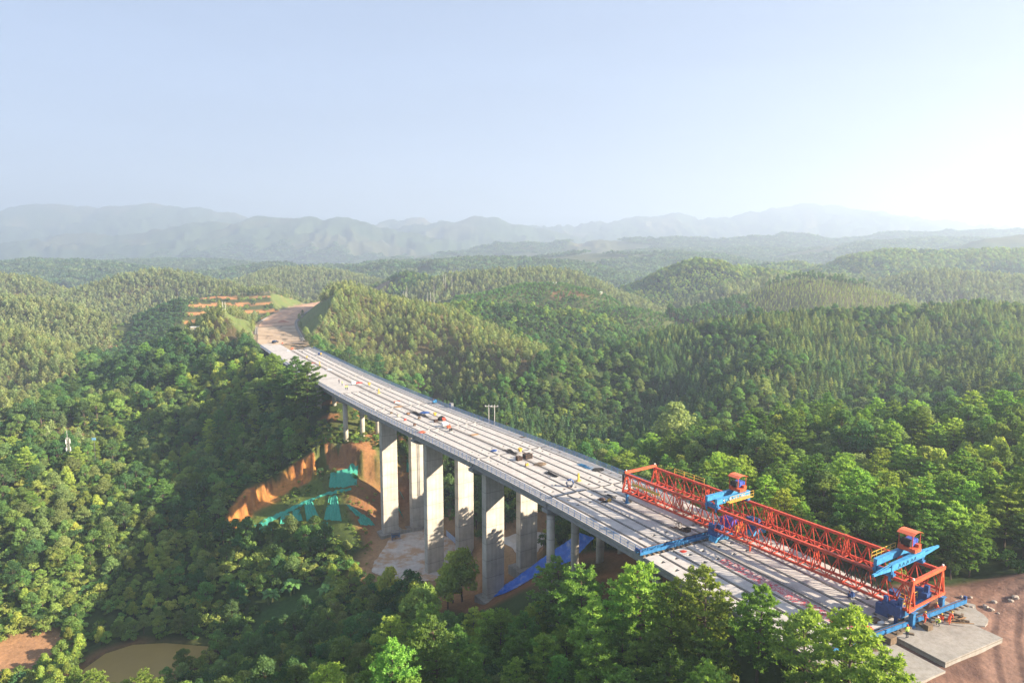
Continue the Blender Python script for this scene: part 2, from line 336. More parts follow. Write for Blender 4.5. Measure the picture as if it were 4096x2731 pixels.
# ridges: (kind of cover, canopy height, slope, roundness, [(u, v, forward distance) along the crest])
HILLS = [
 ('euc', 6, .42, 14, [(1253,1200,455),(1330,1160,490),(1393,1141,510),(1537,1176,500),(1672,1219,485),(1757,1259,460),(1928,1337,415),(2100,1416,365)]),
 ('euc', 6, .5, 8, [(946,1202,445),(1000,1235,425),(1040,1330,400)]),
 ('euc', 6, .5, 10, [(946,1202,445),(845,1285,440),(770,1340,430)]),
 ('terrace', 5, .33, 25, [(553,1290,600),(744,1196,640),(833,1172,670),(893,1161,680),(1090,1161,690),(1160,1215,690)]),
 ('euc', 14, .36, 22, [(357,1125,850),(476,1092,880),(595,1068,900),(685,1068,900),(833,1098,880),(952,1119,860),(1071,1150,830)]),
 ('euc', 12, .33, 22, [(-300,1060,900),(0,1089,850),(89,1107,840),(149,1137,830),(208,1184,820),(245,1215,800)]),
 ('euc', 7.5, .36, 18, [(-250,1190,640),(0,1190,610),(149,1208,600),(238,1238,590),(298,1286,570),(340,1345,550)]),
 ('euc', 7, .38, 14, [(-200,1290,520),(0,1303,490),(77,1321,480),(179,1369,460),(262,1430,440)]),
 ('euc', 6, .38, 10, [(-200,1560,350),(0,1577,332),(70,1590,325),(125,1655,312)]),
 ('broad', 12, .4, 20, [(1510,1150,880),(1532,1132,890),(1586,1083,900),(1635,1066,900),(1708,1083,890),(1780,1110,870)]),
 ('euc', 14, .3, 30, [(999,1108,1050),(1072,1073,1120),(1146,1059,1150),(1243,1059,1150),(1341,1071,1130),(1488,1098,1080)]),
 ('euc', 14, .28, 40, [(800,1072,1600),(950,1064,1650),(1023,1049,1700),(1121,1042,1700),(1185,1054,1680),(1300,1050,1700)]),
 ('euc', 14, .3, 40, [(1400,1075,1450),(1488,1049,1500),(1561,1039,1500),(1610,1046,1480),(1650,1070,1450)]),
 ('citrus', 3, .36, 25, [(1700,1200,560),(1850,1170,600),(2000,1150,620),(2116,1127,640),(2214,1125,640),(2312,1147,630),(2383,1187,610),(2499,1224,580)]),
 ('euc', 13, .33, 22, [(1846,1080,860),(2000,1067,860),(2178,1061,860),(2267,1076,850),(2356,1116,830),(2420,1150,800)]),
 ('broad', 9, .36, 22, [(1742,1215,530),(1898,1192,530),(2090,1205,525),(2300,1232,520),(2400,1300,490),(2300,1370,450)]),
 ('broad', 10, .36, 18, [(1850,1290,470),(2000,1330,440),(2150,1400,400),(2230,1450,380)]),
 ('broad', 14, .36, 25, [(2500,1195,960),(2624,1098,960),(2713,1062,950),(2802,1027,950),(2856,1036,950),(2936,1053,950),(3070,1071,930),(3247,1092,900)]),
 ('euc', 12, .34, 20, [(2900,1140,800),(3100,1098,860),(3300,1094,860),(3450,1130,830)]),
 ('broad', 14, .3, 30, [(2990,1056,1300),(3080,1046,1300),(3180,1042,1300),(3290,1062,1300)]),
 ('young', 3, .33, 22, [(3060,1178,640),(3158,1130,650),(3230,1108,655),(3319,1122,655),(3390,1151,650),(3515,1178,635),(3746,1214,600)]),
 ('pinerow', 11, .36, 14, [(2300,1350,500),(2400,1318,520),(2526,1272,550),(2713,1232,580),(2891,1203,610),(3060,1172,640)]),
 ('euc', 12, .33, 25, [(3440,1180,830),(3568,1107,850),(3693,1076,860),(3782,1071,860),(3960,1089,850),(4096,1098,840),(4400,1110,830)]),
 ('broad', 16, .3, 35, [(3250,1080,1150),(3309,1045,1180),(3448,1010,1200),(3570,985,1200),(3744,993,1200),(3831,993,1200),(3936,985,1180),(4200,985,1180)]),
 ('bare', 4, .28, 40, [(3820,1000,1700),(3936,960,1750),(4096,932,1800),(4400,910,1850)]),
 ('fir', 6.5, .36, 16, [(2000,1535,325),(2178,1454,350),(2374,1392,375),(2570,1340,395),(2713,1294,410),(2891,1267,415),(2980,1258,415),(3114,1267,412),(3230,1240,415),(3426,1240,420),(3693,1232,430),(3916,1209,440),(4096,1214,440),(4400,1215,440)]),
 ('fir', 6.5, .34, 14, [(3114,1267,412),(3150,1420,330),(3000,1540,290)]),
 ('broad', 10, .34, 14, [(3916,1209,440),(4096,1350,330),(4250,1500,260)]),
 ('young', 3, .33, 10, [(2480,1410,470),(2650,1355,500),(2850,1310,520),(3000,1270,560)]),
 # low hills of the plain
 ('far', 0, .2, 60, [(1450,1075,2300),(1561,1060,2400),(1760,1055,2500)]),
 ('far', 0, .2, 60, [(1800,1062,2100),(1900,1046,2200),(2050,1048,2200),(2200,1062,2100)]),
 ('far', 0, .2, 60, [(0,1062,2400),(150,1050,2500),(330,1058,2400),(420,1068,2300)]),
 ('far', 0, .2, 60, [(500,1052,3200),(700,1046,3300),(900,1052,3200)]),
 ('far', 0, .2, 60, [(2250,1028,2600),(2400,1014,2700),(2600,1010,2700),(2760,1022,2600)]),
 ('far', 0, .2, 70, [(2600,1010,3300),(2950,1000,3500),(3150,1004,3500),(3300,1018,3300)]),
 ('far', 0, .2, 70, [(3330,1020,3000),(3420,985,3100),(3560,972,3200),(3800,958,3300),(3960,955,3300),(4300,962,3300)]),
 ('far', 0, .2, 70, [(1750,1020,3800),(2000,1012,4000),(2250,1006,4000),(2500,996,4100),(2800,992,4200)]),
]
MOUNTS = [
 ('mount', 0, .34, 120, [(-300,905,8300),(0,871,8400),(60,848,8500),(85,832,8500),(110,822,8500),(200,812,8500),(260,820,8500),(350,826,8500),(372,833,8500),(470,832,8500),(510,822,8500),(560,817,8500),(650,817,8500),(690,826,8500),(735,832,8500),(775,824,8500),(800,834,8500),(850,842,8500),(905,848,8450),(990,866,8400),(1100,890,8300),(1300,930,8200)]),
 ('mount', 0, .34, 100, [(-300,1020,6100),(0,995,6200),(140,975,6300),(260,950,6400),(350,937,6500),(450,932,6500),(570,920,6500),(680,905,6500),(765,888,6500),(853,876,6500),(923,888,6500),(1027,867,6500),(1097,866,6500),(1149,879,6500),(1236,866,6500),(1290,879,6500),(1341,867,6500),(1390,879,6500),(1480,905,6450),(1540,920,6400),(1680,945,6300),(1850,975,6200),(2000,1000,6100)]),
 ('mount', 0, .34, 100, [(1400,930,7400),(1500,910,7400),(1600,905,7400),(1700,900,7400),(1760,890,7400),(1811,888,7400),(1916,867,7400),(1970,872,7400),(2003,885,7400),(2090,905,7400),(2194,923,7350),(2351,949,7300),(2440,975,7250),(2600,1000,7200)]),
 ('mount', 0, .3, 120, [(1500,910,8800),(1600,886,8800),(1680,880,8800),(1740,890,8800),(1900,915,8800),(2090,905,9000),(2194,902,9000),(2334,892,9000),(2475,880,9000),(2525,862,9000),(2560,857,9000),(2612,866,9000),(2717,853,9000),(2786,876,9000),(2856,866,9000),(2943,853,9000),(3065,836,9000),(3257,816,9000),(3326,819,9000),(3466,853,9000),(3657,871,9000),(3831,880,9000),(4096,906,9000),(4400,920,9000)]),
 ('mount', 0, .25, 100, [(2000,985,4700),(2300,968,4800),(2600,955,4900),(2900,962,4900),(3134,945,4900),(3300,958,4900),(3500,945,5000),(3750,935,5000),(4096,930,5000),(4400,935,5000)]),
]
def beside_road(y0, y1, off, z):
    q = []; t = np.gradient(ROADC, axis=0); t /= np.linalg.norm(t, axis=1)[:, None]
    for (x, y), (tx, ty) in zip(ROADC[::3], t[::3]):
        if y0 <= y <= y1: q.append((x+ty*off, y-tx*off, z(y)))
    return np.array(q)
ALLH = [('euc', 6, .40, 10, beside_road(446, 650, 45, lambda y: 9+7*min(1, (y-446)/60.))), ('euc', 6, .55, 6, beside_road(425, 500, -29, lambda y: 6)), ('terrace', 3, .45, 8, beside_road(690, 745, -34, lambda y: 8))]
for kind, can, slope, w, pts in HILLS+MOUNTS:
    q = []
    if kind == 'mount':
        a = np.array(pts, float); uu = np.arange(a[0, 0], a[-1, 0], 22.0); Yb = a[:, 2].mean()
        pts = [(u, float(np.interp(u, a[:, 0], a[:, 1]))+(9 if Yb > 7000 else 5)*float(fbm(np.array([u/46.0]), np.array([Yb/100]), 55, 3)[0])-1, float(np.interp(u, a[:, 0], a[:, 2]))) for u in uu]
    for u, v, Y in pts:
        # below the crest as seen, take off the standing trees
        q.append(P(u, v, Y*{'mount': .6, 'far': .72}.get(kind, 1.0), can))
    ALLH.append((kind, can, slope*(1.4 if kind not in ('mount', 'far', 'bare') else 1.0), w*(.8 if kind not in ('mount', 'far') else .22 if kind == 'mount' else 1), np.array(q)))
CUT = [G(1172, 1302)[:2]]
def hill(x, y, H):
    kind, can, slope, w, q = H; best = np.full(x.shape, -1e4)
    if kind == 'mount':
        m = np.hypot(x, y) > 1700
        if not m.all():
            if m.any(): best[m] = hill(x[m], y[m], H)
            return best
    r = np.hypot(x, y)
    for a, b in zip(q[:-1], q[1:]):
        vx, vy = b[0]-a[0], b[1]-a[1]; t = np.clip(((x-a[0])*vx+(y-a[1])*vy)/(vx*vx+vy*vy+1e-9), 0, 1)
        d = np.hypot(x-a[0]-t*vx, y-a[1]-t*vy)
        best = np.maximum(best, a[2]+t*(b[2]-a[2])-slope*(np.sqrt(d*d+w*w)-w))
    return best
KINDS = ['near', 'base']+sorted({h[0] for h in ALLH})
def road_cut(x, y, h):
    d, par = dpoly(x, y, [tuple(q) for q in ROADC]); nn = len(ROADC)-1
    hw = 13.2
    soft = sstep(2.0, 6.0, par)
    up = np.maximum(0, d-hw-2.0)*0.95-0.25+np.where(d > hw+11, -1.0, 0)
    lo = -np.maximum(0, d-hw-2.5)*0.6-0.25
    hh = np.clip(h, lo, up)
    return np.where((d < 70) & (par < nn), h*(1-soft)+hh*soft, h), d, par
def height(x, y, full=False):
    x = np.asarray(x, float); y = np.asarray(y, float); r = np.hypot(x, y)
    base = -60+12*fbm(x/170, y/170, 3)+sstep(1300, 2200, r)*(24+32*np.maximum(-.2, fbm(x/420, y/420, 5, 5))+34*np.maximum(-.05, fbm(x/230, y/230, 6, 3)))
    wn_ = sstep(470, 380, y)*sstep(330, 260, np.abs(x))
    nr = tps(x, y); nr = np.clip(nr, -64, 14)
    near = nr*wn_+(1-wn_)*base
    far = y > 230
    hs = [near]; k = 5.0
    gull = fbm(x/55, y/55, 21, 4); gl2 = fbm(x/900, y/900, 31, 5)
    kmax = near.copy(); kid = np.where(wn_ > .5, 0, 1)
    for H in ALLH:
        q = H[4]; h = hill(x, y, H)
        drop = np.clip(q[:, 2].max()-h, 0, None)
        if H[0] == 'mount': h = h+np.clip(drop, 0, 260)*0.3*gl2-np.abs(fbm(x/150, y/150, 8, 5))*np.clip(26+drop*.5, 0, 110)+7
        else: h = h+np.clip(drop, 0, 22)*0.42*gull
        m = h > kmax; kmax = np.where(m, h, kmax); kid = np.where(m, KINDS.index(H[0]), kid)
        hs.append(h)
    mx = kmax; s = 0
    for h in hs: s = s+np.exp(np.clip((h-mx)/k, -30, 0))
    z = mx+k*np.log(s)-0.0
    z = np.where(r > 1500, mx, z)
    z = z+(fbm(x/14, y/14, 9, 3)*0.7)*(r < 700)*(r > 40)
    z, droad, proad = road_cut(x, y, z)
    z = details(x, y, z)
    if full: return z, kid, droad, proad
    return z

# worked ground: flat pads, the cliffs cut into the left bank, the pond basin, the dirt yard
def gpoly(pts, z): return [G(u, v, z)[:2] for u, v in pts]
POND_Z = -53.2
POND = gpoly([(325,2682),(420,2613),(532,2577),(658,2570),(836,2584),(800,2640),(756,2660),(625,2740),(560,2790),(300,2790),(318,2705)], POND_Z)
PAD_A = gpoly([(1540,2190),(1562,2126),(1640,2112),(1700,2108),(1770,2128),(1830,2180),(1850,2260),(1790,2300),(1690,2330),(1560,2310),(1480,2290),(1500,2235)], -43.4)
PAD_B = gpoly([(1984,2158),(2035,2143),(2105,2122),(2200,2130),(2210,2160),(2165,2185),(2150,2205),(2095,2235),(2070,2215),(2040,2180)], -33.0)
YARD = [(43,60),(41,72),(46.5,82),(50,93),(61,99.5),(69,99),(80,101),(95,103),(125,100),(125,60),(70,40),(50,45)]
CLIFF = [P(915,2085,227)[:2], P(1000,2060,236)[:2], P(1165,2000,243)[:2], P(1330,1960,247)[:2], (-58,242), (-46,236), (-38,240)]
def details(x, y, z):
    m = (y > 30) & (y < 300) & (np.abs(x) < 180)
    if not m.any(): return z
    z = z.copy(); X = x[m]; Y = y[m]; Z = z[m]
    d, par = dpoly(X, Y, CLIFF)                  # steep face: land south of the line steps down
    ax = np.array(CLIFF); i = np.clip(par.astype(int), 0, len(CLIFF)-2)
    vx = ax[i+1, 0]-ax[i, 0]; vy = ax[i+1, 1]-ax[i, 1]
    side = np.sign(vx*(Y-ax[i, 1])-vy*(X-ax[i, 0])); sdist = side*d
    edge = sstep(0, .5, par)*sstep(len(CLIFF)-1, len(CLIFF)-1.7, par)
    jag = 1.9*fbm(X/1.7, Y/1.7, 44, 3)+3.2*fbm(X/9, Y/9, 46, 2)
    step = (sstep(-0.3, 1.7, sdist+jag)-0.5)*8.5*np.exp(-np.abs(sdist)/10)*edge*(.72+.55*fbm(X/9, Y/9, 45, 3))
    Z = Z+step
    inn = inpoly(X, Y, POND); dd, _ = dpoly(X, Y, POND, True)
    Z = np.where(inn, POND_Z-1.2, np.where(dd < 7, np.maximum(np.minimum(Z, POND_Z+0.3+dd*0.8), POND_Z+0.25), Z))
    for poly, pz in ((PAD_A, -43.6), (PAD_B, -33.2)):
        inn = inpoly(X, Y, poly); dd, _ = dpoly(X, Y, poly, True); w = np.where(inn, 1, np.clip(1-dd/5.0, 0, 1)); w = w*w*(3-2*w)
        Z = Z*(1-w)+pz*w
    inn = inpoly(X, Y, YARD); dd, _ = dpoly(X, Y, YARD, True); w = np.where(inn, 1, np.clip(1-dd/5.0, 0, 1))
    yz = -.42+0.28*fbm(X/5, Y/5, 12, 3)+np.clip((X-68)/24, 0, 1)*1.6+1.9*np.exp(-((X-84)/9)**2-((Y-98)/5)**2)
    Z = Z*(1-w)+yz*w
    db, pb = dpoly(X, Y, AXIS); pb = pb*10-70     # nothing may stand higher than the girders' undersides
    lim = np.where(pb < -60, -.40, np.where(pb < -52, -1.6, -2.9))
    Z = np.where((db < 15.5) & (pb > -75), np.minimum(Z, lim), Z)
    z[m] = Z; return z

STANDS = [('euc', 300, 600, [(1240,1190),(1393,1141),(1672,1219),(1928,1337),(2150,1445),(1990,1500),(1880,1580),(1760,1565),(1600,1500),(1350,1425)]),
 ('terrace', 540, 770, [(600,1310),(744,1190),(833,1166),(893,1155),(1110,1155),(1115,1245),(1030,1300),(990,1200),(900,1215),(840,1290),(760,1340)]),
 ('fir', 225, 460, [(1980,1545),(2374,1392),(2570,1340),(2891,1267),(3426,1240),(4200,1205),(4200,1570),(3400,1600),(3000,1640),(2700,1700),(2450,1790),(2250,1760),(2000,1660)]),
 ('base', 275, 700, [(120,1640),(330,1490),(300,1440),(450,1400),(520,1340),(540,1270),(430,1225),(640,1170),(760,1215),(700,1330),(830,1400),(900,1430),(800,1480),(500,1580),(360,1600),(200,1710),(0,1790),(0,1670)])]
def stands(kid, x, y, z):                          # what is planted where, by tract of land
    u, v = proj(x, y, z+3)
    for k, y0, y1, poly in STANDS: kid = np.where((y > y0) & (y < y1) & inpoly(u, v, poly), KINDS.index(k), kid)
    return kid
C_FLOOR = np.array((.045, .070, .022)); C_SOIL = np.array((.30, .15, .07)); C_CLIFF = np.array((.52, .23, .07))
def cover_colour(x, y, z, kid, droad, proad):
    kid = stands(kid, x, y, z); n = len(x); r = np.hypot(x, y); f1 = fbm(x/9, y/9, 51, 4)*.5+.5; f2 = fbm(x/45, y/45, 52, 4)*.5+.5; f3 = fbm(x/260, y/260, 53, 5)*.5+.5
    c = np.tile(C_FLOOR, (n, 1))*(0.7+0.6*f1)[:, None]
    def mixin(w, col):
        nonlocal c
        w = np.clip(w, 0, 1)[:, None]; c = c*(1-w)+np.array(col)*w
    K = {k: kid == i for i, k in enumerate(KINDS)}
    euc = K.get('euc'); mixin(euc*(.35+.65*f1), (.17, .12, .065))
    mixin(K['young']*(.35+.6*f1), (.115, .105, .05)); mixin(K['bare']*1.0, (.10, .10, .065))
    mixin(K['citrus']*(.3+.5*f1), (.10, .115, .045)); mixin(K['citrus']*sstep(.72, .8, f2)*.8, (.24, .14, .07))
    t = K['terrace']; zz = z*0.33+f1*1.1; band = (np.abs((zz % 1.9)-.5) < .27)
    mixin(t*.9, (.06, .075, .03)); mixin(t*band*sstep(.32, .5, f2)*(x > -330)*(y < 770), (.46, .22, .10))
    far = sstep(1500, 2000, r); canopy = np.stack([.035+.03*f3, .06+.03*f3, .028+.012*f3], 1); mixin(far, canopy)
    mixin(far*sstep(.60, .68, fbm(x/330, y/200, 77, 4)*.5+.5)*.25, (.17, .12, .07))
    mt = K['mount']; mixin(mt*sstep(.67, .72, fbm(x/240, y/420, 78, 4)*.5+.5)*.3, (.24, .17, .11))
    # cut slopes beside the road: mown grass, drains
    cs = (droad > 13) & (droad < 46) & (proad > 4)
    slope_zone = cs & (z > -0.4) & (z < (droad-13)*0.97+0.5) & (z > (droad-15.2)*0.90-1.6)
    mixin(slope_zone*1.0, np.array((.12, .16, .05))); mixin(slope_zone*sstep(.5, .75, f1)*.5, (.16, .14, .06))
    mixin(((droad < 15.5) & (proad > 3))*1.0, (.26, .20, .14))
    near = (y > 30) & (y < 300) & (np.abs(x) < 180)
    if near.any():
        dc, pc = dpoly(x, y, CLIFF)
        ax = np.array(CLIFF); i = np.clip(pc.astype(int), 0, len(CLIFF)-2)
        sdist = np.sign((ax[i+1, 0]-ax[i, 0])*(y-ax[i, 1])-(ax[i+1, 1]-ax[i, 1])*(x-ax[i, 0]))*dc
        edge = sstep(0, .25, pc)*sstep(len(CLIFF)-1, len(CLIFF)-1.3, pc)
        mixin(near*edge*sstep(4.2, 2.6, sdist+1.2*f1)*sstep(-5, -2.5, sdist), C_CLIFF*np.array((1, 1, 1))); mixin(near*edge*sstep(4.2, 2.6, sdist)*sstep(-6, -3, sdist)*sstep(.52, .62, fbm(x/1.5, y/3.0, 87, 3)*.5+.5)*.75, (.25, .10, .045))
        mixin(near*edge*sstep(-1.5, -3, sdist)*sstep(-22, -14, sdist)*(.75+.3*f1), (.12, .165, .045))
        db, pb = dpoly(x, y, AXIS); pb = pb*10-70
        ub = near*sstep(np.where(x > np.interp(y, [q[1] for q in AXIS], [q[0] for q in AXIS]), 12, 17), np.where(x > np.interp(y, [q[1] for q in AXIS], [q[0] for q in AXIS]), 8, 13), db)*sstep(-50, -35, pb)*sstep(160, 140, pb)
        mixin(ub*sstep(.3, .5, f2), C_SOIL*(.8)); mixin(near*(db < 20)*sstep(118, 130, pb)*sstep(170, 160, pb), (.10, .12, .04))
        mixin(near*(db < 16)*sstep(118, 130, pb)*sstep(.55, .65, f1), C_SOIL)
        mixin(near*(db < 19)*sstep(40, 52, pb)*sstep(75, 60, pb), (.34, .19, .09))
        for poly in (PAD_A, PAD_B):
            dd, _ = dpoly(x, y, poly, True); mixin(near*np.where(inpoly(x, y, poly), 1, sstep(9, 2, dd)), (.36, .23, .13))
        dd, _ = dpoly(x, y, POND, True); mixin(near*(~inpoly(x, y, POND))*sstep(5, 2, dd)*sstep(.35, .6, f2), (.20, .095, .055))
        dd, _ = dpoly(x, y, YARD, True); iy = inpoly(x, y, YARD)
        mixin(near*np.where(iy, 1, sstep(4, 1, dd)), (.215, .125, .095)); mixin(near*iy*sstep(.46, .66, f1*.6+f2*.5)*.8, (.10, .062, .055)); trk, _ = dpoly(x+1.2*(f2-.5), y, [(54,60),(60,76),(66,86),(72,93.5),(84,99)]); mixin(near*iy*sstep(3.6, 2.6, trk)*.6, (.30, .19, .15)); mixin(near*iy*sstep(.55, .25, np.abs(trk-1.25))*.85, (.12, .075, .065))
        lb = P(60, 2640, 168); mixin(near*sstep(15, 8, np.hypot(x-lb[0]-2, y-lb[1]))*.95, (.34, .19, .11))
        bn = P(1180, 2440, 183); mixin(near*sstep(11, 6, np.hypot(x-bn[0]+2, y-bn[1])), (.05, .10, .03))
    return c
def ground_material():
    m, nt = nodes_of("ground_cover"); at = N(nt, "ShaderNodeAttribute"); at.attribute_name = "tint"
    a = ramp(nt, noise(nt, 0.9, 6, 0.7), [(0.3, (.72, .72, .72)), (0.7, (1.22, 1.2, 1.15))])
    b = ramp(nt, noise(nt, 0.03, 5, 0.7), [(0.3, (.8, .82, .8)), (0.7, (1.15, 1.13, 1.1))])
    col = mixc(nt, 1.0, mixc(nt, 1.0, at.outputs['Color'], a, 'MULTIPLY'), b, 'MULTIPLY')
    finish(nt, col, 0.95, noise(nt, 0.6, 6, 0.7), 0.6, 0.5, spec=.1); return m
M['ground'] = ground_material()

GRID = {}
def land():
    fr = np.radians(np.r_[np.linspace(-180, -54, 40, endpoint=False), np.linspace(-54, -46, 14, endpoint=False), np.linspace(-46, 46, 640, endpoint=False), np.linspace(46, 54, 14, endpoint=False), np.linspace(54, 180, 41)[:-1]])
    rr = np.r_[np.geomspace(6, 60, 26, endpoint=False), np.geomspace(60, 320, 300, endpoint=False), np.geomspace(320, 1400, 230, endpoint=False), np.geomspace(1400, 8400, 190)]
    T, R_ = np.meshgrid(fr, rr); X = R_*np.sin(T); Y = R_*np.cos(T); sh = X.shape
    z = np.empty(X.size); kid = np.empty(X.size, int); dr = np.empty(X.size); pr = np.empty(X.size); xf, yf = X.ravel(), Y.ravel()
    for i in range(0, X.size, 60000):
        s = slice(i, i+60000); z[s], kid[s], dr[s], pr[s] = height(xf[s], yf[s], True)
    z[np.hypot(xf, yf) > 7350] = -40
    col = cover_colour(xf, yf, z, kid, dr, pr)
    nr_, na = sh; V = np.c_[xf, yf, z]
    i, j = np.meshgrid(np.arange(nr_-1), np.arange(na), indexing='ij'); j2 = (j+1) % na
    F = np.stack([i*na+j, i*na+j2, (i+1)*na+j2, (i+1)*na+j], -1).reshape(-1, 4)[:, ::-1]
    cut = int(np.searchsorted(rr, 2750))
    out = []
    for nm, sel, in (('hills', i.ravel() < cut), ('mountains', i.ravel() >= cut)):
        Fs = F[sel]; used, inv = np.unique(Fs, return_inverse=True)
        me = np_mesh(nm, V[used], inv.reshape(-1, 4), [M['ground']], col[used], True)
        o = bpy.data.objects.new(nm, me); COL.objects.link(o); tag(o, kind='structure'); out.append(o)
    # centre cap below the camera
    me = np_mesh('terrain', np.array([(6*math.sin(a), 6*math.cos(a), float(z[k])) for k, a in enumerate(fr)]+[(0, 0, float(z[:na].mean()))]),
                 np.array([(k, (k+1) % na, na) for k in range(na)])[:, ::-1], [M['ground']], np.tile(C_FLOOR, (na+1, 1)))
    o = bpy.data.objects.new('terrain', me); COL.objects.link(o); tag(o, kind='structure')
    GRID['z'] = z.reshape(sh); GRID['fr'] = fr; GRID['rr'] = rr
    # horizon table for what the relief hides: running maximum of the sight-line slope over canopy-free ground
    s2 = np.maximum.accumulate((z.reshape(sh)-CAMH)/R_, axis=0)
    return fr, rr, s2, float(z.min())
LAND = land()
def hidden(x, y, ztop):
    fr, rr, s2, _ = LAND; t = np.arctan2(x, y); r = np.hypot(x, y)
    j = np.clip(np.searchsorted(fr, t), 0, len(fr)-1); i = np.clip(np.searchsorted(rr, r*0.985)-1, 0, len(rr)-1)
    return (ztop-CAMH)/r < s2[i, j]

def ground_at(x, y):                               # quick reading of the built land
    fr, rr, z = GRID['fr'], GRID['rr'], GRID['z']; t = np.arctan2(x, y); r = np.hypot(x, y)
    j = np.clip(np.searchsorted(fr, t)-1, 0, len(fr)-2); i = np.clip(np.searchsorted(rr, r)-1, 0, len(rr)-2)
    a = np.clip((t-fr[j])/(fr[j+1]-fr[j]), 0, 1); b = np.clip((r-rr[i])/(rr[i+1]-rr[i]), 0, 1)
    return (z[i, j]*(1-a)+z[i, j+1]*a)*(1-b)+(z[i+1, j]*(1-a)+z[i+1, j+1]*a)*b
# ------------------------------------------------------------------ roads, pads, pond, approach slabs (setting)
def road_material():
    m, nt = nodes_of("dirt_road"); f = noise(nt, 0.06, 7, 0.65); f2 = noise(nt, 0.35, 6, 0.7)
    a = ramp(nt, f, [(0.38, (.30, .22, .15)), (0.5, (.42, .32, .22)), (0.62, (.50, .39, .28))])
    at = N(nt, "ShaderNodeAttribute"); at.attribute_name = "tint"
    b = ramp(nt, f2, [(0.3, (.72, .72, .74)), (0.7, (1.15, 1.12, 1.08))])
    col = mixc(nt, 1.0, mixc(nt, 1.0, a, at.outputs['Color'], 'MULTIPLY'), b, 'MULTIPLY')
    finish(nt, col, 0.95, f2, 0.4, 0.2); return m
M['road'] = road_material()
def dirt_road():
    c = resample([tuple(q) for q in ROADC], 2.0); k0 = 16
    t = np.gradient(c, axis=0); t /= np.linalg.norm(t, axis=1)[:, None]; nrm = np.c_[t[:, 1], -t[:, 0]]
    off = np.linspace(-12.6, 12.6, 25); V = []; n = len(c)
    s0 = np.arange(n)[:, None]*2.0; O = off[None, :]
    X = c[:, :1]+nrm[:, :1]*O; Y = c[:, 1:]+nrm[:, 1:]*O
    Z = -0.02+0.10*fbm(X/3, Y/3, 61, 3)
    V = np.stack([X, Y, Z], -1).reshape(-1, 3)
    S = np.broadcast_to(s0, X.shape).ravel(); OO = np.broadcast_to(O, X.shape).ravel()
    tint = np.ones((len(V), 3))
    wob = fbm(S/18, OO*0+3, 62, 3)*5
    dark = sstep(2.6, 0.6, np.abs(OO-1.5-wob*.8))*sstep(-.1, .25, fbm(S/14, OO/3, 63, 3))*(S < 150)
    dark = np.maximum(dark, sstep(2.0, .5, np.abs(OO+6+wob*.4))*sstep(0, .3, fbm(S/10, OO/2, 64, 3))*(S < 130)*.8)
    dark = np.maximum(dark, sstep(5, 1, np.abs(S-146-OO*.3))*.95)
    tint = tint*(1-dark[:, None]*.62); red = sstep(140, 156, S)
    tint = tint*(1-red[:, None])+red[:, None]*np.array((1.14, .94, .88))*(1+.3*fbm(S/5, OO/2, 65, 3))[:, None]
    i, j = np.meshgrid(np.arange(k0, n-1), np.arange(24), indexing='ij'); F = np.stack([i*25+j, i*25+j+1, (i+1)*25+j+1, (i+1)*25+j], -1).reshape(-1, 4)
    o = bpy.data.objects.new('dirt_road', np_mesh('dirt_road', V, F, [M['road']], tint, True)); COL.objects.link(o); tag(o, kind='structure')
    kb = MB()                                     # concrete edge drains along both sides
    for sg, a, b in ((1, 22, n-45), (-1, 46, 70), (-1, 96, 112)):
        for q in range(a, b):
            p0 = Vector((*(c[q]+nrm[q]*sg*12.9), 0)); p1 = Vector((*(c[q+1]+nrm[q+1]*sg*12.9), 0))
            kb.bar(p0+Vector((0, 0, .12)), p1+Vector((0, 0, .12)), .5, .55)
            w = Vector((*nrm[q], 0))*sg*1.1; kb.bar(p0+w+Vector((0, 0, .22)), p1+w+Vector((0, 0, .22)), .9, .35)
    tag(kb.build('drain_kerb', 'slab', fix=False), 'pale concrete drain kerbs along the dirt road edges', 'kerb')
    for q, sg, r in ((88, 1, 2.6), (91, .6, 1.8)):     # spoil heaps on the red part
        b = MB(); pc = c[q]+nrm[q]*4*sg
        for a in range(14):
            for k in range(4):
                r0, r1 = r*(1-k/4), r*(1-(k+1)/4); a0, a1 = a*math.tau/14, (a+1)*math.tau/14
                def pt(rr, aa): return (pc[0]+rr*math.cos(aa)*1.7*(1+.2*math.sin(3*aa)), pc[1]+rr*math.sin(aa)*(1+.15*math.cos(2*aa)), (r-rr)*.62*(1+.1*math.sin(5*aa)))
                b.quad(pt(r0, a0), pt(r0, a1), pt(r1, a1), pt(r1, a0))
        if 'redsoil' not in M: M['redsoil'] = paint("red_soil", (.42, .20, .13), .95, .3, 1.5)
        tag(b.build('soil_heap', 'redsoil'), 'larger reddish soil heap on the far dirt road' if q == 88 else 'smaller reddish soil heap on the far dirt road', 'soil heap')
dirt_road()
def sheet(name, poly, z, mat, skirt=0.5, sub=True):
    m = MB(); n = len(poly); cx = sum(p[0] for p in poly)/n; cyy = sum(p[1] for p in poly)/n
    for i in range(n):
        a, b = poly[i], poly[(i+1) % n]
        m.v += [(a[0], a[1], z), (b[0], b[1], z), (cx, cyy, z)]; k = len(m.v); m.f.append((k-3, k-2, k-1)); m.m.append(0)
        m.quad((a[0], a[1], z-skirt), (b[0], b[1], z-skirt), (b[0], b[1], z), (a[0], a[1], z))
    return tag(m.build(name, mat), kind='structure')
def water_material():
    m, nt = nodes_of("muddy_water"); col = ramp(nt, noise(nt, 0.08, 4), [(0.3, (.25, .175, .05)), (0.7, (.31, .22, .065))])
    finish(nt, col, 0.5, noise(nt, 1.2, 3), 0.05, 0.05, spec=.12); return m
M['water'] = water_material()
sheet('pond', POND, POND_Z, 'water', 1.0)
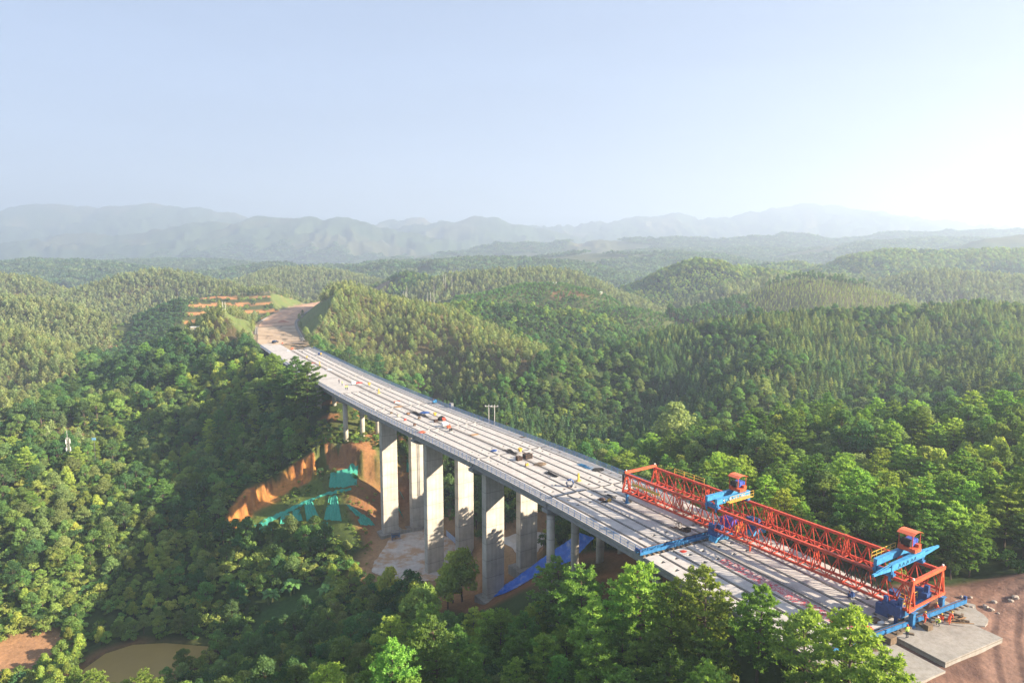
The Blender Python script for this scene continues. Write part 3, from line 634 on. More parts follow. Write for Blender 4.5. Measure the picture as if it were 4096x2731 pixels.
def pad_material(c, dirt):
    m, nt = nodes_of("worn_concrete_pad")
    f = ramp(nt, noise(nt, 0.16, 7, 0.68), [(0.46, (0, 0, 0)), (0.58, (1, 1, 1))])
    a = ramp(nt, noise(nt, 0.7, 6, .65), [(0.3, tuple(v*.8 for v in c)), (0.7, tuple(v*1.12 for v in c))])
    finish(nt, mixc(nt, f, a, dirt), .9, noise(nt, 3, 4), .2, .05); return m
M['pad'] = pad_material((.56, .51, .46), (.46, .30, .18)); M['padb'] = pad_material((.60, .57, .53), (.56, .50, .43))
def ragged(poly, amp=1.0):
    q = resample([*poly, poly[0]], 1.2)[:-1]; a = fbm(q[:, 0]/2.5, q[:, 1]/2.5, 91, 3)*amp; b = fbm(q[:, 0]/2.5+50, q[:, 1]/2.5, 92, 3)*amp
    return [(x+i, y+j) for (x, y), i, j in zip(q, a, b)]
sheet('concrete_pad', ragged(PAD_A), -43.42, 'pad'); sheet('concrete_pad', ragged(PAD_B, .6), -33.05, 'padb')
def approach():
    for nm, o0, o1, s0, s1, z in (('approach_slab', 1.4, 13.7, -65.9, -57.0, .28), ('approach_slab', -12.6, .3, -66.6, -57.0, -.12)):
        m = MB(); a, b, c, d = BR(s0, o0), BR(s0, o1), BR(s1, o1), BR(s1, o0); h = Vector((0, 0, -1.9)); t = Vector((0, 0, z))
        m.hexa([a+h, b+h, c+h, d+h, a+t, b+t, c+t, d+t]); tag(m.build(nm, 'slab'), kind='structure')
approach()
sheet('concrete_apron', ragged([BR(a, b)[:2] for a, b in ((-57.2, 13.9), (-56.2, 16.5), (-56.8, 19.6), (-59.5, 20.6), (-61.8, 18.4), (-62.2, 15.5), (-61, 13.9))], 1.3), -.30, 'slab', .6)
def stones():
    rg = random.Random(3)
    for i in range(26):
        p = (rg.uniform(61, 92), rg.uniform(91, 101), 0) if i < 18 else (rg.uniform(52, 66), rg.uniform(70, 77), 0)
        z = float(ground_at(np.array([p[0]]), np.array([p[1]]))[0]); m = MB(); r = rg.uniform(.18, .5)
        b = bmesh.new(); bmesh.ops.create_icosphere(b, subdivisions=2, radius=r)
        for v in b.verts: v.co = v.co*(1+rg.uniform(-.22, .22)); v.co.z *= .7
        me = bpy.data.meshes.new('stone'); b.to_mesh(me); b.free(); me.materials.append(M['stone']); o = bpy.data.objects.new('stone', me); COL.objects.link(o); o.location = (p[0], p[1], z+r*.2)
        tag(o, 'pale rubble stone lying on the reddish dirt beside the approach slab', 'stone', 'rubble stones on the dirt yard')
M['stone'] = paint('rubble_stone', (.34, .29, .24), .9, .35, 3)
stones()

# ------------------------------------------------------------------ the viaduct
PIERS = [-24.0, 8.3, 41.0, 74.2, 107.3, 140.6, 173.8, 207, 240.2, 273.4]
ENDS = {-1: 306.5, 1: 273.4}
viaduct = thing('viaduct', BR(40), 0, 'long unfinished concrete highway viaduct on tall piers crossing the wooded valley', 'bridge')
VL = Vector(viaduct.location)
def vb(mb, name, mats, parent=None, **k):
    o = mb.build(name, mats, None, **k); o.parent = parent or viaduct
    o.matrix_parent_inverse = Matrix.Translation(-VL) if not parent else parent_inv(parent)
    return o
def parent_inv(p): return Matrix.Identity(4) if p is None else p_world(p).inverted()
def p_world(o):
    m = o.matrix_basis.copy()
    if o.parent: m = p_world(o.parent) @ o.matrix_parent_inverse @ m
    return m
BEAM = 3.0125; HJ = 0.31
def span(sg, s0, s1, joints=True):
    o_in, o_out = 0.35, 12.4
    cen = [o_in+BEAM*(i+.5) for i in range(4)]; jl = [o_in+BEAM*i for i in (1, 2, 3)]
    lines = [o_in]
    for j in jl: lines += [j-HJ, j+HJ]
    lines += [o_out]
    for c in cen: lines += [c-.42, c+.42]
    offs = sorted(lines); ss = sorted(set([s0+.22, s1-.22]+[s0+.22+(s1-s0-.44)*i/10 for i in range(1, 10)]+[s0+a for a in (2.6, 3.3, 6.0, 6.7)]+[s1-a for a in (2.6, 3.3, 6.0, 6.7)]))
    m = MB(); lev = {}; mp = [[BR(s, sg*o) for o in offs] for s in ss]
    def low(i, j):
        if not (0 <= i < len(ss)-1 and 0 <= j < len(offs)-1): return None
        s = (ss[i]+ss[i+1])/2; o = (offs[j]+offs[j+1])/2
        if joints and any(abs(o-q) < HJ for q in jl): return True
        if any(abs(o-c) < .4 for c in cen) and joints and any(abs(s-e) < .34 for e in (s0+2.95, s0+6.35, s1-2.95, s1-6.35)): return True
        return False
    D = Vector((0, 0, -.26))
    for i in range(len(ss)-1):
        for j in range(len(offs)-1):
            a, b, c, d = mp[i][j], mp[i][j+1], mp[i+1][j+1], mp[i+1][j]; lw = low(i, j)
            if lw: m.mi = 1; m.quad(a+D, b+D, c+D, d+D); m.mi = 0
            else: m.quad(a, b, c, d)
            if lw is True:
                for (di, dj, p, q) in ((-1, 0, a, b), (1, 0, c, d), (0, -1, a, d), (0, 1, b, c)):
                    if low(i+di, j+dj) is not True: m.quad(p, q, q+D, p+D)
    m.mi = 2                                      # edge face, soffit and the four T beams below
    st = [s0+.22+(s1-s0-.44)*i/6 for i in range(7)]
    for c in cen:
        prof = [(-1.235, -.27), (-1.235, -.40), (-.45, -.62), (-.30, -.80), (-.30, -1.62), (-.42, -1.80), (-.42, -2.1), (.42, -2.1), (.42, -1.80), (.30, -1.62), (.30, -.80), (.45, -.62), (1.235, -.40), (1.235, -.27)]
        if c == cen[-1]: prof = [(a if a < 1 else 1.5, b if not (a > 1 and b > -.3) else -.001) for a, b in prof]
        if c == cen[0]: prof = [(a if a > -1 else -1.5, b if not (a < -1 and b > -.3) else -.001) for a, b in prof]
        R_ = [[BR(s, sg*(c+a), b) for a, b in prof] for s in st]
        for i in range(6):
            for k in range(len(prof)-1): m.quad(R_[i][k], R_[i][k+1], R_[i+1][k+1], R_[i+1][k])
        for R0 in (R_[0], R_[-1]):
            n = len(m.v); m.v += [tuple(p) for p in R0]; m.f.append(tuple(range(n, n+len(prof)))); m.m.append(2)
    for j in jl:                                  # joint boards seen from below
        R_ = [[BR(s, sg*(j+a), -.29) for a in (-HJ, HJ)] for s in st]
        for i in range(6): m.quad(R_[i][0], R_[i][1], R_[i+1][1], R_[i+1][0])
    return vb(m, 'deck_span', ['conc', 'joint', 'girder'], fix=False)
for sg in (-1, 1):
    st = [-57.0]+PIERS+([306.5] if sg < 0 else [])
    for a, b in zip(st[:-1], st[1:]):
        span(sg, a, b, joints=not (sg < 0 and a > 120))
SHAFT = {(-24.0, -1): -12, (8.3, -1): -24, (8.3, 1): -19, (41.0, -1): -38.5, (41.0, 1): -33, (74.2, -1): -45, (74.2, 1): -42, (107.3, -1): -44, (107.3, 1): -44.5, (140.6, -1): -21, (140.6, 1): -21}
for s in PIERS:
    for sg in (-1, 1):
        if sg > 0 and s > 270: continue
        z0 = SHAFT.get((s, sg), -14); wide = (s in (41.0, 74.2, 107.3))
        pr = bpy.data.objects.new('pier', None); COL.objects.link(pr); pr.parent = viaduct; w = BR(s, sg*6.2)
        pr.location = Vector((w.x, w.y, 0))-VL; pr.rotation_euler = (0, 0, BH(s))
        m = MB(); T = -2.14; B = -3.75               # tapered cap beam
        xs = [(-5.6, T-.75), (-3.4, B), (3.4, B), (5.6, T-.75)]
        for y in (-1.05, 1.05):
            pass
        top = [(x, T) for x, _ in xs]
        for (x0, b0), (x1, b1) in zip(xs[:-1], xs[1:]):
            m.hexa([(x0, -1.05, b0), (x1, -1.05, b1), (x1, 1.05, b1), (x0, 1.05, b0), (x0, -1.05, T), (x1, -1.05, T), (x1, 1.05, T), (x0, 1.05, T)])
        for x in (-4.5, -1.5, 1.5, 4.5): m.box((x, -.45, T+.025), (.5, .5, .05)); m.box((x, .45, T+.025), (.5, .5, .05))
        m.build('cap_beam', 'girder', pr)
        if wide:
            m = MB(); w_ = 5.5; d_ = 2.1; ch = .12; xo = 1.0 if sg < 0 else -.9
            pts = [(-w_/2+ch, -d_/2), (w_/2-ch, -d_/2), (w_/2, -d_/2+ch), (w_/2, d_/2-ch), (w_/2-ch, d_/2), (-w_/2+ch, d_/2), (-w_/2, d_/2-ch), (-w_/2, -d_/2+ch)]
            zs = [z0]+[B-.001]
            for i in range(8):
                a, b = pts[i], pts[(i+1) % 8]; m.quad((a[0]+xo, a[1], zs[0]), (b[0]+xo, b[1], zs[0]), (b[0]+xo, b[1], zs[1]), (a[0]+xo, a[1], zs[1]))
            m.build('column', 'pier', pr)
            m = MB(); m.box((xo, 0, z0+.2), (8.2, 5.4, 2.4)); m.build('footing', 'slab', pr)
        else:
            xs_ = {(140.6, -1): (-2.45, 4.0), (140.6, 1): (-2.3, 4.3), (8.3, -1): (-4.0, 2.4)}.get((s, sg), (-3.1, 3.1))
            for x in xs_:
                m = MB(); m.tube([(x, 0, z0-1), (x, 0, B+.02)], .88, 24); c = m.build('column', 'pier', pr, smooth=False)
                c.data.polygons.foreach_set('use_smooth', [len(p.vertices) == 4 for p in c.data.polygons])
            if s == 8.3 and sg > 0:
                m = MB(); m.box((0, 0, -11.6), (4.4, 1.3, 1.7)); m.build('tie_beam', 'pier', pr)
for nm, off, s0, s1 in (('guardrail', -12.2, -23.5, 305), ('guardrail', 12.2, -9, 272)):
    rl = MB(); pn = MB(); n = int((s1-s0)/2.05)
    sv = [s0+(s1-s0)*i/n for i in range(n+1)]
    for i, s in enumerate(sv):
        p = BR(s, off); rl.bar(p, p+Vector((0, 0, 1.32)), .09, .09)
        if i < n:
            q = BR(sv[i+1], off); U = Vector((0, 0, 1))
            for z in (1.28, .72, .14): rl.bar(p+U*z, q+U*z, .05, .07)
            e = (q-p).normalized()*.05
            pn.quad(p+e+U*.18, q-e+U*.18, q-e+U*1.25, p+e+U*1.25)
    ro = vb(rl, nm, 'railblue' if 'railblue' in M else M.setdefault('railblue', paint('rail_blue', (.05, .17, .42), .5, .25, 2)), fix=False)
    vb(pn, 'mesh_panel', 'mesh', ro, fix=False)
rb = MB()                                          # starter bars along the median and the left edge
for i in range(1500):
    s = -56+i*(268+56)/1500; h = .42+.1*random.random()
    for o in (-.30, .30): rb.bar(BR(s, o, -.3), BR(s+random.uniform(-.05, .05), o, h), .022)
for o in (-.3, .3):
    for i in range(80): rb.bar(BR(-56+i*4.05, o, .25), BR(-56+(i+1)*4.05, o, .25), .025)
for i in range(280): s = -24+i*.42; rb.bar(BR(s, -12.05, -.1), BR(s, -12.05, .34), .022)
M['rebar'] = paint('rebar_steel', (.17, .15, .14), .8, .3, 6)
vb(rb, 'rebar_row', 'rebar', fix=False)
md = MB()
for i in range(82):
    a, b = -56+i*4.0, -56+(i+1)*4.0
    if b < 273: md.quad(BR(a, -.36, -.18), BR(a, .36, -.18), BR(b, .36, -.18), BR(b, -.36, -.18))
vb(md, 'median_strip', 'slab', fix=False)
# ------------------------------------------------------------------ launching gantry, its rails and trolleys
GO = Vector((54.2, 87.7, 0)); GA = Vector((-.5438, .8392, 0)); GR = Vector((.8392, .5438, 0))
GRZ = math.atan2(GA.y, GA.x)-math.pi/2             # local x = across (to the right truss), local y = along, away from the camera
GLEN, GSP, ZB, ZT = 56.6, 8.0, 2.75, 6.05
gantry = thing('launching_gantry', GO, GRZ, 'orange red twin truss launching gantry standing across the right carriageway', 'gantry')
NB = 24; BAY = GLEN/NB
def truss(x0):
    m = MB(); h = .95; m2 = MB()
    t = [(x0, i*BAY+BAY/2, ZT) for i in range(-0, NB)]
    m.bar((x0, -.1, ZT), (x0, GLEN+.1, ZT), .46, .42)
    for sx in (-h, h): m.bar((x0+sx, -.1, ZB), (x0+sx, GLEN+.1, ZB), .30, .34)
    for i in range(NB+1):
        y = i*BAY; m.bar((x0-h, y, ZB), (x0+h, y, ZB), .14)
        if i < NB:
            m.bar((x0-h, y, ZB), (x0+h, y+BAY, ZB), .10)
            for sx in (-h, h):
                ap = (x0+sx*.12, y+BAY/2, ZT-.15)
                m.bar((x0+sx, y, ZB+.1), ap, .13); m.bar((x0+sx, y+BAY, ZB+.1), ap, .13)
    for i in (0, 6, 12, 18, 24):                     # bolted section joints
        y = i*BAY
        for sx in (-h, h):
            for dy in (-.16, .16):
                if -.05 <= y+dy <= GLEN+.2: m.bar((x0+sx, y+dy, ZB+.1), (x0+sx*.12, y+dy, ZT-.15), .13)
        m.box((x0, min(max(y, .2), GLEN-.2), ZT), (.56, .5, .54))
    return m.build('main_truss', 'orange', gantry, fix=False)
for x in (0, GSP): truss(x)
for y in (-.1, GLEN+.1):
    m = MB(); m.box((GSP/2, y, ZT+.42), (GSP+.8, .42, .48)); m.build('cross_beam', 'brightorange', gantry)
    for x in (0, GSP):
        m = MB()
        for sx in (-.75, .75): m.bar((x+sx, y, ZB-.1), (x+sx*.15, y, ZT+.1), .16)
        m.box((x, y, ZT-.55), (.3, .26, .7)); m.box((x, y, ZB-.2), (1.8, .32, .38)); o = m.build('end_frame', 'brightorange', gantry)
        m = MB(); m.box((x, y, ZT+.86), (.2, .2, .22)); m.build('warning_lamp', 'white', gantry)
m = MB(); m.bar((.5, -.1, ZB-.15), (GSP-.5, -.1, ZB-.15), .26, .26); m.build('tie_bar', 'brightorange', gantry)
for x, y in ((0, -.25), (GSP, -.25), (0, GLEN-.3), (GSP, GLEN-.3)):
    m = MB(); z0 = .28 if y < 5 else .08; w = .62 if y < 5 else .42
    m.box((x, y, (z0+ZB-.45)/2), (w, w, ZB-.45-z0)); m.box((x, y, z0+.06), (w+.35, w+.35, .12)); m.box((x, y, ZB-.5), (w+.3, w+.3, .12))
    m.build('leg', 'blue', gantry)
m = MB(); m.box((GSP/2-1.2, 1.0, 1.55), (7.2, .42, .95)); m.box((GSP/2-1.2, 2.6, 1.45), (7.2, .42, .8)); m.build('lower_beam', 'blue', gantry)
for x in (-.9, 6.1):
    m = MB(); m.box((x, 1.8, 2.2), (1.3, 2.5, 1.5)); m.box((x+.2, 1.0, 3.2), (.5, .6, 1.4)); m.box((x-.35, 2.7, 3.1), (.5, .5, 1.2)); m.box((x, 1.7, 3.0), (.9, .9, .5)); m.build('bogie', 'navy', gantry)
m = MB(); m.box((-.7, 3.2, 1.4), (1.1, 1.8, 1.5)); m.box((2.2, 3.4, 2.4), (1.3, 1.1, 1.7)); m.box((-1.3, 1.2, .9), (.35, .35, 1.2)); m.build('hydraulic_unit', 'navy', gantry)
def rail_run(m, pts, h=1.0, r=.035):
    for a, b in zip(pts[:-1], pts[1:]):
        a = Vector(a); b = Vector(b)
        for k in (h, h*.55): m.bar(a+Vector((0, 0, k)), b+Vector((0, 0, k)), r*2)
    for a in pts: m.bar(a, Vector(a)+Vector((0, 0, h)), r*2)
m = MB(); rail_run(m, [(-.9, .6, ZB), (.9, .6, ZB), (.9, 2.2, ZB)], 1.1); m.box((.0, .6, ZB+.02), (1.9, .9, .06)); m.build('access_platform', 'yellow', gantry); m = MB(); rail_run(m, [(3.6, 1.8, 1.9), (5.4, 1.8, 1.9)], 1.0); m.build('handrail', 'yellow', gantry)
m = MB(); rail_run(m, [(GSP+.9, GLEN-12.5+i*2.6, ZT-.15) for i in range(4)], 1.1); m.box((GSP+.55, GLEN-8.6, ZT-.18), (.8, 8.2, .06)); m.build('walkway', 'yellow', gantry)
m = MB(); m.box((-.98, GLEN-6.5, ZT-1.1), (.08, 7.6, .5)); m.bar((-1.0, GLEN-2.8, ZT-.6), (-1.0, GLEN-10.2, ZT-.6), .06); m.build('plank_panel', 'yellow', gantry)
m = MB()
for i in range(10):
    y = 9.5-i*.62
    for k in range(4): m.bar((-.75+.1*k, y, ZT-.2), (-.72+.1*k, y-.3*math.sin(k+i), ZT-1.9-.4*((i*7+k*3) % 3)/2), .07)
m.bar((-.6, 10, ZT+.1), (-.6, 3.5, ZT+.1), .08); m.build('hanging_cables', 'rope', gantry)
m = MB()
for i in range(5): m.bar((-.75+.12*i, GLEN+.4, ZT+.1), (-.75+.12*i, GLEN+.4, ZT-2.2+.2*(i % 3)), .07)
m.bar((-1.6, GLEN+.4, ZT+.35), (.6, GLEN+.3, ZT+.4), .12); m.build('hanging_cables', 'rope', gantry)
for x in (0, GSP):                                  # middle support
    m = MB(); y = 33.2 if x == 0 else 31.5
    m.box((x-.1, y, ZB-.75), (1.9, 2.2, 1.0)); m.box((x-.85, y+.3, ZB+.1), (.5, 1.3, 1.5)); m.box((x+.7, y-.2, ZB-.1), (.5, 1.3, 1.1)); m.box((x, y, ZB+.35), (.35, 2.0, .8)); m.build('support_frame', 'navy', gantry)
    m = MB(); m.box((x+.3, y-.3, 1.15), (3.4, 1.3, .75)); m.box((x-1.2, y-.3, .95), (.6, 1.5, .7)); m.box((x+1.7, y-.3, .95), (.6, 1.5, .7)); m.build('bogie', 'lightblue', gantry)
m = MB(); m.box((GSP/2, 33.0, 1.25), (GSP-1.5, .5, .8)); m.build('lower_beam', 'lightblue', gantry)
m = MB(); m.box((4.6, 34.2, 2.4), (3.0, 2.0, 2.2)); m.build('power_unit', M.setdefault('violet', paint('violet_blue_paint', (.07, .06, .36), .5, .2, 2)), gantry)
m = MB(); m.box((5.3, 32.4, 1.9), (2.6, .5, 1.1)); m.build('fuel_tank', 'yellow', gantry)

def trans_rail(loc_s, o0, o1, z, label, lattice):
    c = BR(loc_s, (o0+o1)/2); rt = thing('transverse_rail', (c.x, c.y, z), BH(loc_s), label, 'crane rail', 'transverse rails under the gantry')
    w = o1-o0; m = MB()
    if lattice:
        for y in (-.55, .55): m.box((0, y, .46), (w, .22, .5))
        n = 22
        for i in range(n):
            a = -w/2+w*i/n; b = a+w/n; m.bar((a, -.55 if i % 2 else .55, .62), (b, .55 if i % 2 else -.55, .62), .12)
    else: m.box((0, 0, .46), (w, .48, .55))
    for i in range(5): m.box((-w/2+w*(i+.5)/5, -.66 if lattice else -.245, .46), (.18, .06, .6))
    m.build('rail_beam', 'blue', rt); m = MB(); m.box((0, .55 if lattice else 0, .76), (w-.3, .08, .1)); m.build('rail_head', 'rust', rt)
    for e in (-1, 1):
        m = MB(); m.box((e*(w/2-.1), 0, .95), (.3, 1.3 if lattice else .4, .5)); m.build('end_stop', 'navy', rt)
    n = int(w/1.05)
    for i in range(n):
        m = MB(); x = -w/2+.6+i*(w-1.2)/(n-1); m.box((x, .04*math.sin(i*5), .1), (.32, 2.2 if lattice else 1.5, .2), rz=.05*math.sin(i*3)); m.build('sleeper', 'wood', rt)
trans_rail(-23.0, -12.9, 12.6, .01, 'blue lattice transverse rail with sleepers at the gantry middle', True)
trans_rail(-58.4, -10.5, 18.5, .29, 'blue box transverse rail on sleepers by the approach slab', False)

def crab(par, x, y, z):
    m = MB(); m.box((x, y, z+.35), (1.7, 2.5, .55)); m.box((x+.75, y-.7, z+.7), (.7, .8, .7)); m.box((x-.6, y+.8, z+.7), (.6, .7, .5)); m.box((x+.8, y+.5, z+.65), (.5, .5, .4)); w = m.build('winch', 'brightorange', par)
    m = MB(); m.box((x+.35, y+.05, z+1.25), (1.3, 1.2, .95)); m.tube([(x+.95, y-.5, z+1.3), (x+.95, y+.7, z+1.3)], .45, 12); m.build('motor_housing', M.setdefault('winchblue', paint('winch_blue', (.05, .10, .45), .5, .3, 4)), w)
    m = MB(); m.tube([(x-.55, y-.55, z+1.3), (x-.55, y+.75, z+1.3)], .55, 14); m.build('cable_drum', 'black', w)
    for a, b in ((-.95, -.85), (1.15, -.85), (-.95, 1.05), (1.15, 1.05)): m = MB(); m.bar((x+a, y+b, z+.6), (x+a, y+b, z+2.65), .09); m.build('canopy_post', 'orange', w)
    m = MB(); R0 = [(-1.25, 2.6), (-.6, 2.88), (.1, 2.95), (.8, 2.86), (1.45, 2.58)]
    for (a, b), (c, d) in zip(R0[:-1], R0[1:]): m.hexa([(x+a, y-1.1, z+b), (x+c, y-1.1, z+d), (x+c, y+1.3, z+d), (x+a, y+1.3, z+b), (x+a, y-1.1, z+b+.05), (x+c, y-1.1, z+d+.05), (x+c, y+1.3, z+d+.05), (x+a, y+1.3, z+b+.05)])
    m.build('canopy_roof', M.setdefault('roof', paint('canopy_orange', (.72, .16, .07), .55, .15, 3)), w)
def trolley(along, label, tips, walk):
    t = thing('hoist_trolley', GO+GA*along+Vector((0, 0, ZT+.2)), GRZ, label, 'hoist trolley', 'hoist trolleys on the gantry')
    z = 1.25
    for y, hh in ((-1.05, .85), (1.05, .85)):
        m = MB(); m.box((GSP/2, y, z), (GSP+.9, .5, hh)); m.box((GSP/2, y, z+hh/2+.02), (GSP+.9, .62, .05)); m.box((GSP/2, y, z-hh/2-.02), (GSP+.9, .62, .05))
        if tips and y < 0:
            for e in (-1, 1):
                x0 = GSP/2+e*(GSP/2+.45); x1 = x0+e*4.3
                m.bar((x0, y, z-.2), (x1, y, z+.0), .36, .5, w2=.3, h2=.28); m.bar((x0, y-.12, z+.42), (x1-e*.9, y-.12, z+.14), .1); m.bar((x0, y+.12, z+.42), (x1-e*.9, y+.12, z+.14), .1)
                for k in (.3, .6): m.bar((x0+(x1-x0)*k, y, z), (x0+(x1-x0)*k, y, z+.42-.3*k), .08)
        m.build('beam', 'lightblue', t)
    for x in (0, GSP):
        m = MB()
        for y in (-1.05, 1.05): m.box((x, y, .42), (.36, .4, .84)); m.box((x-.38 if x == 0 else x+.38, y, .05), (.16, .36, 1.5))
        m.box((x, 0, .12), (.7, 2.9, .42)); m.box((x-.3, .2, .55), (.5, .8, .5)); m.build('wheel_carriage', 'blue', t)
    if walk:
        m = MB(); m.box((GSP/2+1.1, -1.75, z-.35), (6.4, .85, .06)); rail_run(m, [(GSP/2-2.1+i*1.28, -2.15, z-.32) for i in range(6)], 1.1, .025)
        for i in range(5): m.bar((GSP/2-1.9+i*1.5, -1.3, z-.4), (GSP/2-1.9+i*1.5, -2.15, z-.4), .08)
        m.build('walkway', 'yellow', t)
        for x in (1.4, 3.0, 4.7, 6.3): m = MB(); m.box((x, -1.32, z+.02), (.34, .03, .34), R=Matrix.Rotation(math.pi/4, 3, 'Y')); m.build('lamp_plate', 'white', t)
    else:
        m = MB(); rail_run(m, [(-.2+i*1.25, 1.75, z-.1) for i in range(6)], 1.2, .03); m.box((GSP/2-1.2, 1.6, z-.15), (6.2, .7, .06)); m.build('walkway', 'yellow', t)
    for x in (1.2, 2.2, 3.3, 4.4, 5.3): m = MB(); m.tube([(x, -1.34, z-.35), (x+.3, -1.38, z+.2), (x+.6, -1.34, z-.3)], .03, 5); m.build('cable_loop', 'rope', t)
    crab(t, GSP-1.5, 0, z+.5)
trolley(34.3, 'blue hoist trolley with yellow side walkway at the gantry middle', False, True)
trolley(3.9, 'blue hoist trolley with long tapered arms at the near gantry end', True, False)

# girder carrier standing under the left truss
car = thing('girder_carrier', BR(-9.5, 6.9), BH(-9.5), 'low girder carrier with thick black tyres beneath the left gantry truss', 'transporter')
m = MB(); m.box((0, 0, 1.05), (1.5, 21.5, .42)); m.box((0, 8.4, 1.32), (1.9, 5.2, .22)); m.box((0, -8.8, 1.32), (1.9, 3.2, .22)); m.build('chassis', M.setdefault('cream', paint('cream_paint', (.48, .44, .33), .6, .25, 2)), car)
for y in (9.6, 8.25, 6.9, 5.55, -7.9, -9.3):
    for x in (-1.05, 1.05):
        m = MB(); c = (x, y, .56)
        m.tube([(x-.28, y, .56), (x-.20, y, .56), (x+.20, y, .56), (x+.28, y, .56)], [.44, .56, .56, .44], 18); w = m.build('wheel', 'black', car)
        m = MB(); m.tube([(x-.30, y, .56), (x+.30, y, .56)], .22, 10); m.build('rim', 'grey', w)
m = MB(); m.bar((0, 10.7, .6), (0, 12.6, .5), .14); m.box((.9, 4.3, .7), (.5, 1.0, .5)); m.build('drawbar', 'yellow', car)
# ------------------------------------------------------------------ things on the deck and round the site
def px(ox, oy, sc): return lambda a, b: (ox+sc*a, oy+sc*b)
K1, K2, K3, K4, K5, K6 = px(950, 1180, .2551), px(1300, 1500, .2551), px(1800, 1650, .2551), px(2350, 1850, .2551), px(2750, 1850, .2551), px(3300, 2130, .2551)
K7, K8, K9 = px(1400, 1950, .3188), px(1850, 1950, .3401), px(3300, 2150, .3706)
KL, KC, KM = px(0, 1700, .6576), px(950, 1000, .489), px(1200, 1450, .638)
def along(p):                                      # deck heading at a point
    i = int(np.argmin((_x-p[0])**2+(_y-p[1])**2)); return -float(_h[i])
def item(name, label, cat, at, parts, z=0.0, rz=None, group=None):
    p = G(*at, z) if len(at) == 2 else at
    rz = along(p) if rz is None else rz
    if len(parts) == 1:
        o = parts[0][1].build(name, parts[0][2]); o.location = p; o.rotation_euler = (0, 0, rz); return tag(o, label, cat, group)
    t = thing(name, p, rz, label, cat, group)
    for n, mb, mt in parts: mb.build(n, mt, t)
    return t
def mbx(*boxes):
    m = MB()
    for c, d, *r in boxes: m.box(c, d, rz=r[0] if r else 0)
    return m
def lump(R, h, seed, n=16, k=5, sx=1.0):            # a soft heap or tarpaulin mound
    rng = np.random.default_rng(seed); m = MB(); rad = 1+rng.uniform(-.22, .22, (k+1, n)); P_ = []
    for j in range(k+1):
        f = j/k; P_.append([(R*sx*(1-f**1.6)**.6*rad[j][a]*math.cos(a*math.tau/n), R*(1-f**1.6)**.6*rad[j][a]*math.sin(a*math.tau/n), h*f*(1+.1*math.sin(a*2+seed))) for a in range(n)])
    for j in range(k):
        for a in range(n): m.quad(P_[j][a], P_[j][(a+1) % n], P_[j+1][(a+1) % n], P_[j+1][a])
    return m
def sticks(n, L_, w, spread, seed, hh=.1):
    rng = random.Random(seed); m = MB()
    for i in range(n):
        a = rng.uniform(-.25, .25); c = Vector((rng.uniform(-spread, spread), rng.uniform(-.3, .3)*L_*.3, hh*.5+hh*(i*3//n)))
        d = Vector((math.sin(a), math.cos(a), 0))*L_*rng.uniform(.7, 1)/2; m.bar(c-d, c+d, w, hh)
    return m
def hopper(at, label, s=1.0):
    s *= .8
    m = MB(); a, b = .45*s, .45*s
    for x in (-a, a):
        for y in (-b, b): m.bar((x, y, 0), (x, y, .7*s), .07)
    body = MB(); body.hexa([(-.3*s, -.3*s, .6*s), (.3*s, -.3*s, .6*s), (.3*s, .3*s, .6*s), (-.3*s, .3*s, .6*s), (-.55*s, -.55*s, 1.7*s), (.55*s, -.55*s, 1.7*s), (.55*s, .55*s, 1.7*s), (-.55*s, .55*s, 1.7*s)])
    rim = MB()
    for (x0, y0), (x1, y1) in (((-.57, -.57), (.57, -.57)), ((.57, -.57), (.57, .57)), ((.57, .57), (-.57, .57)), ((-.57, .57), (-.57, -.57))): rim.bar((x0*s, y0*s, 1.7*s), (x1*s, y1*s, 1.7*s), .08)
    item('water_barrel', label, 'water barrel', at, [('stand', m, 'grey'), ('barrel', body, 'yellow'), ('rim', rim, 'yellow')], group='yellow barrels on stands along the deck')
hopper(K3(1100, 640), 'yellow barrel on a stand beside the large black crate', 1.0)
hopper(K2(695, 180), 'yellow barrel on a stand near the red sheet', 1.1)
hopper(K2(1725, 655), 'yellow barrel on a stand beside the dark tarpaulin mound', 1.0)
hopper(K1(1310, 945), 'yellow barrel beside the blue drums at the far railing', .9)
hopper(K1(1088, 995), 'tall yellow barrel by the median near the far deck end', .9)
def ypost(at, label):
    item('cable_post', label, 'cable post', at, [('post', mbx(((0, 0, .9), (.34, .34, 1.8))), 'yellow'), ('foot', mbx(((0, 0, .1), (1.0, .8, .2))), 'yellow')], group='yellow cable posts on the deck')
ypost(K3(2015, 1070), 'yellow cable post on a foot close to the steel ring'); ypost(K2(845, 285), 'slim yellow cable post between barrel and white tank'); ypost(K1(1290, 1105), 'yellow cable post by the orange netting')
def crate(at, label, w, d, h, mat='black', group='dark crates on the deck'):
    fr = MB()
    for x in (-w/2, w/2):
        for y in (-d/2, d/2): fr.bar((x, y, 0), (x, y, h), .09)
    for z in (.05, h/2, h-.03):
        for s in (-1, 1): fr.bar((-w/2, s*d/2, z), (w/2, s*d/2, z), .08); fr.bar((s*w/2, -d/2, z), (s*w/2, d/2, z), .08)
    item('crate', label, 'crate', at, [('frame', fr, 'rust'), ('box', mbx(((0, 0, h/2), (w-.1, d-.1, h-.08))), mat)], group=group)
crate(K3(1215, 715), 'large black crate on the median beside the yellow barrel', 1.9, 1.5, 1.2); crate(K3(1080, 745), 'smaller black crate in front of the large one', 1.2, 1.0, .95)
crate(K2(1737, 735), 'small dark crate in front of the tarpaulin mound', .9, .8, .8); crate(K2(1305, 615), 'brown wooden crate on the left carriageway', .9, .7, .6, 'lightwood'); crate(K6(785, 1385), 'open timber tray near the white basin', 1.3, .9, .3, 'wood')
crate(K4(1560, 1080), 'black box at the end of the lying ladder', 1.0, .8, .7)
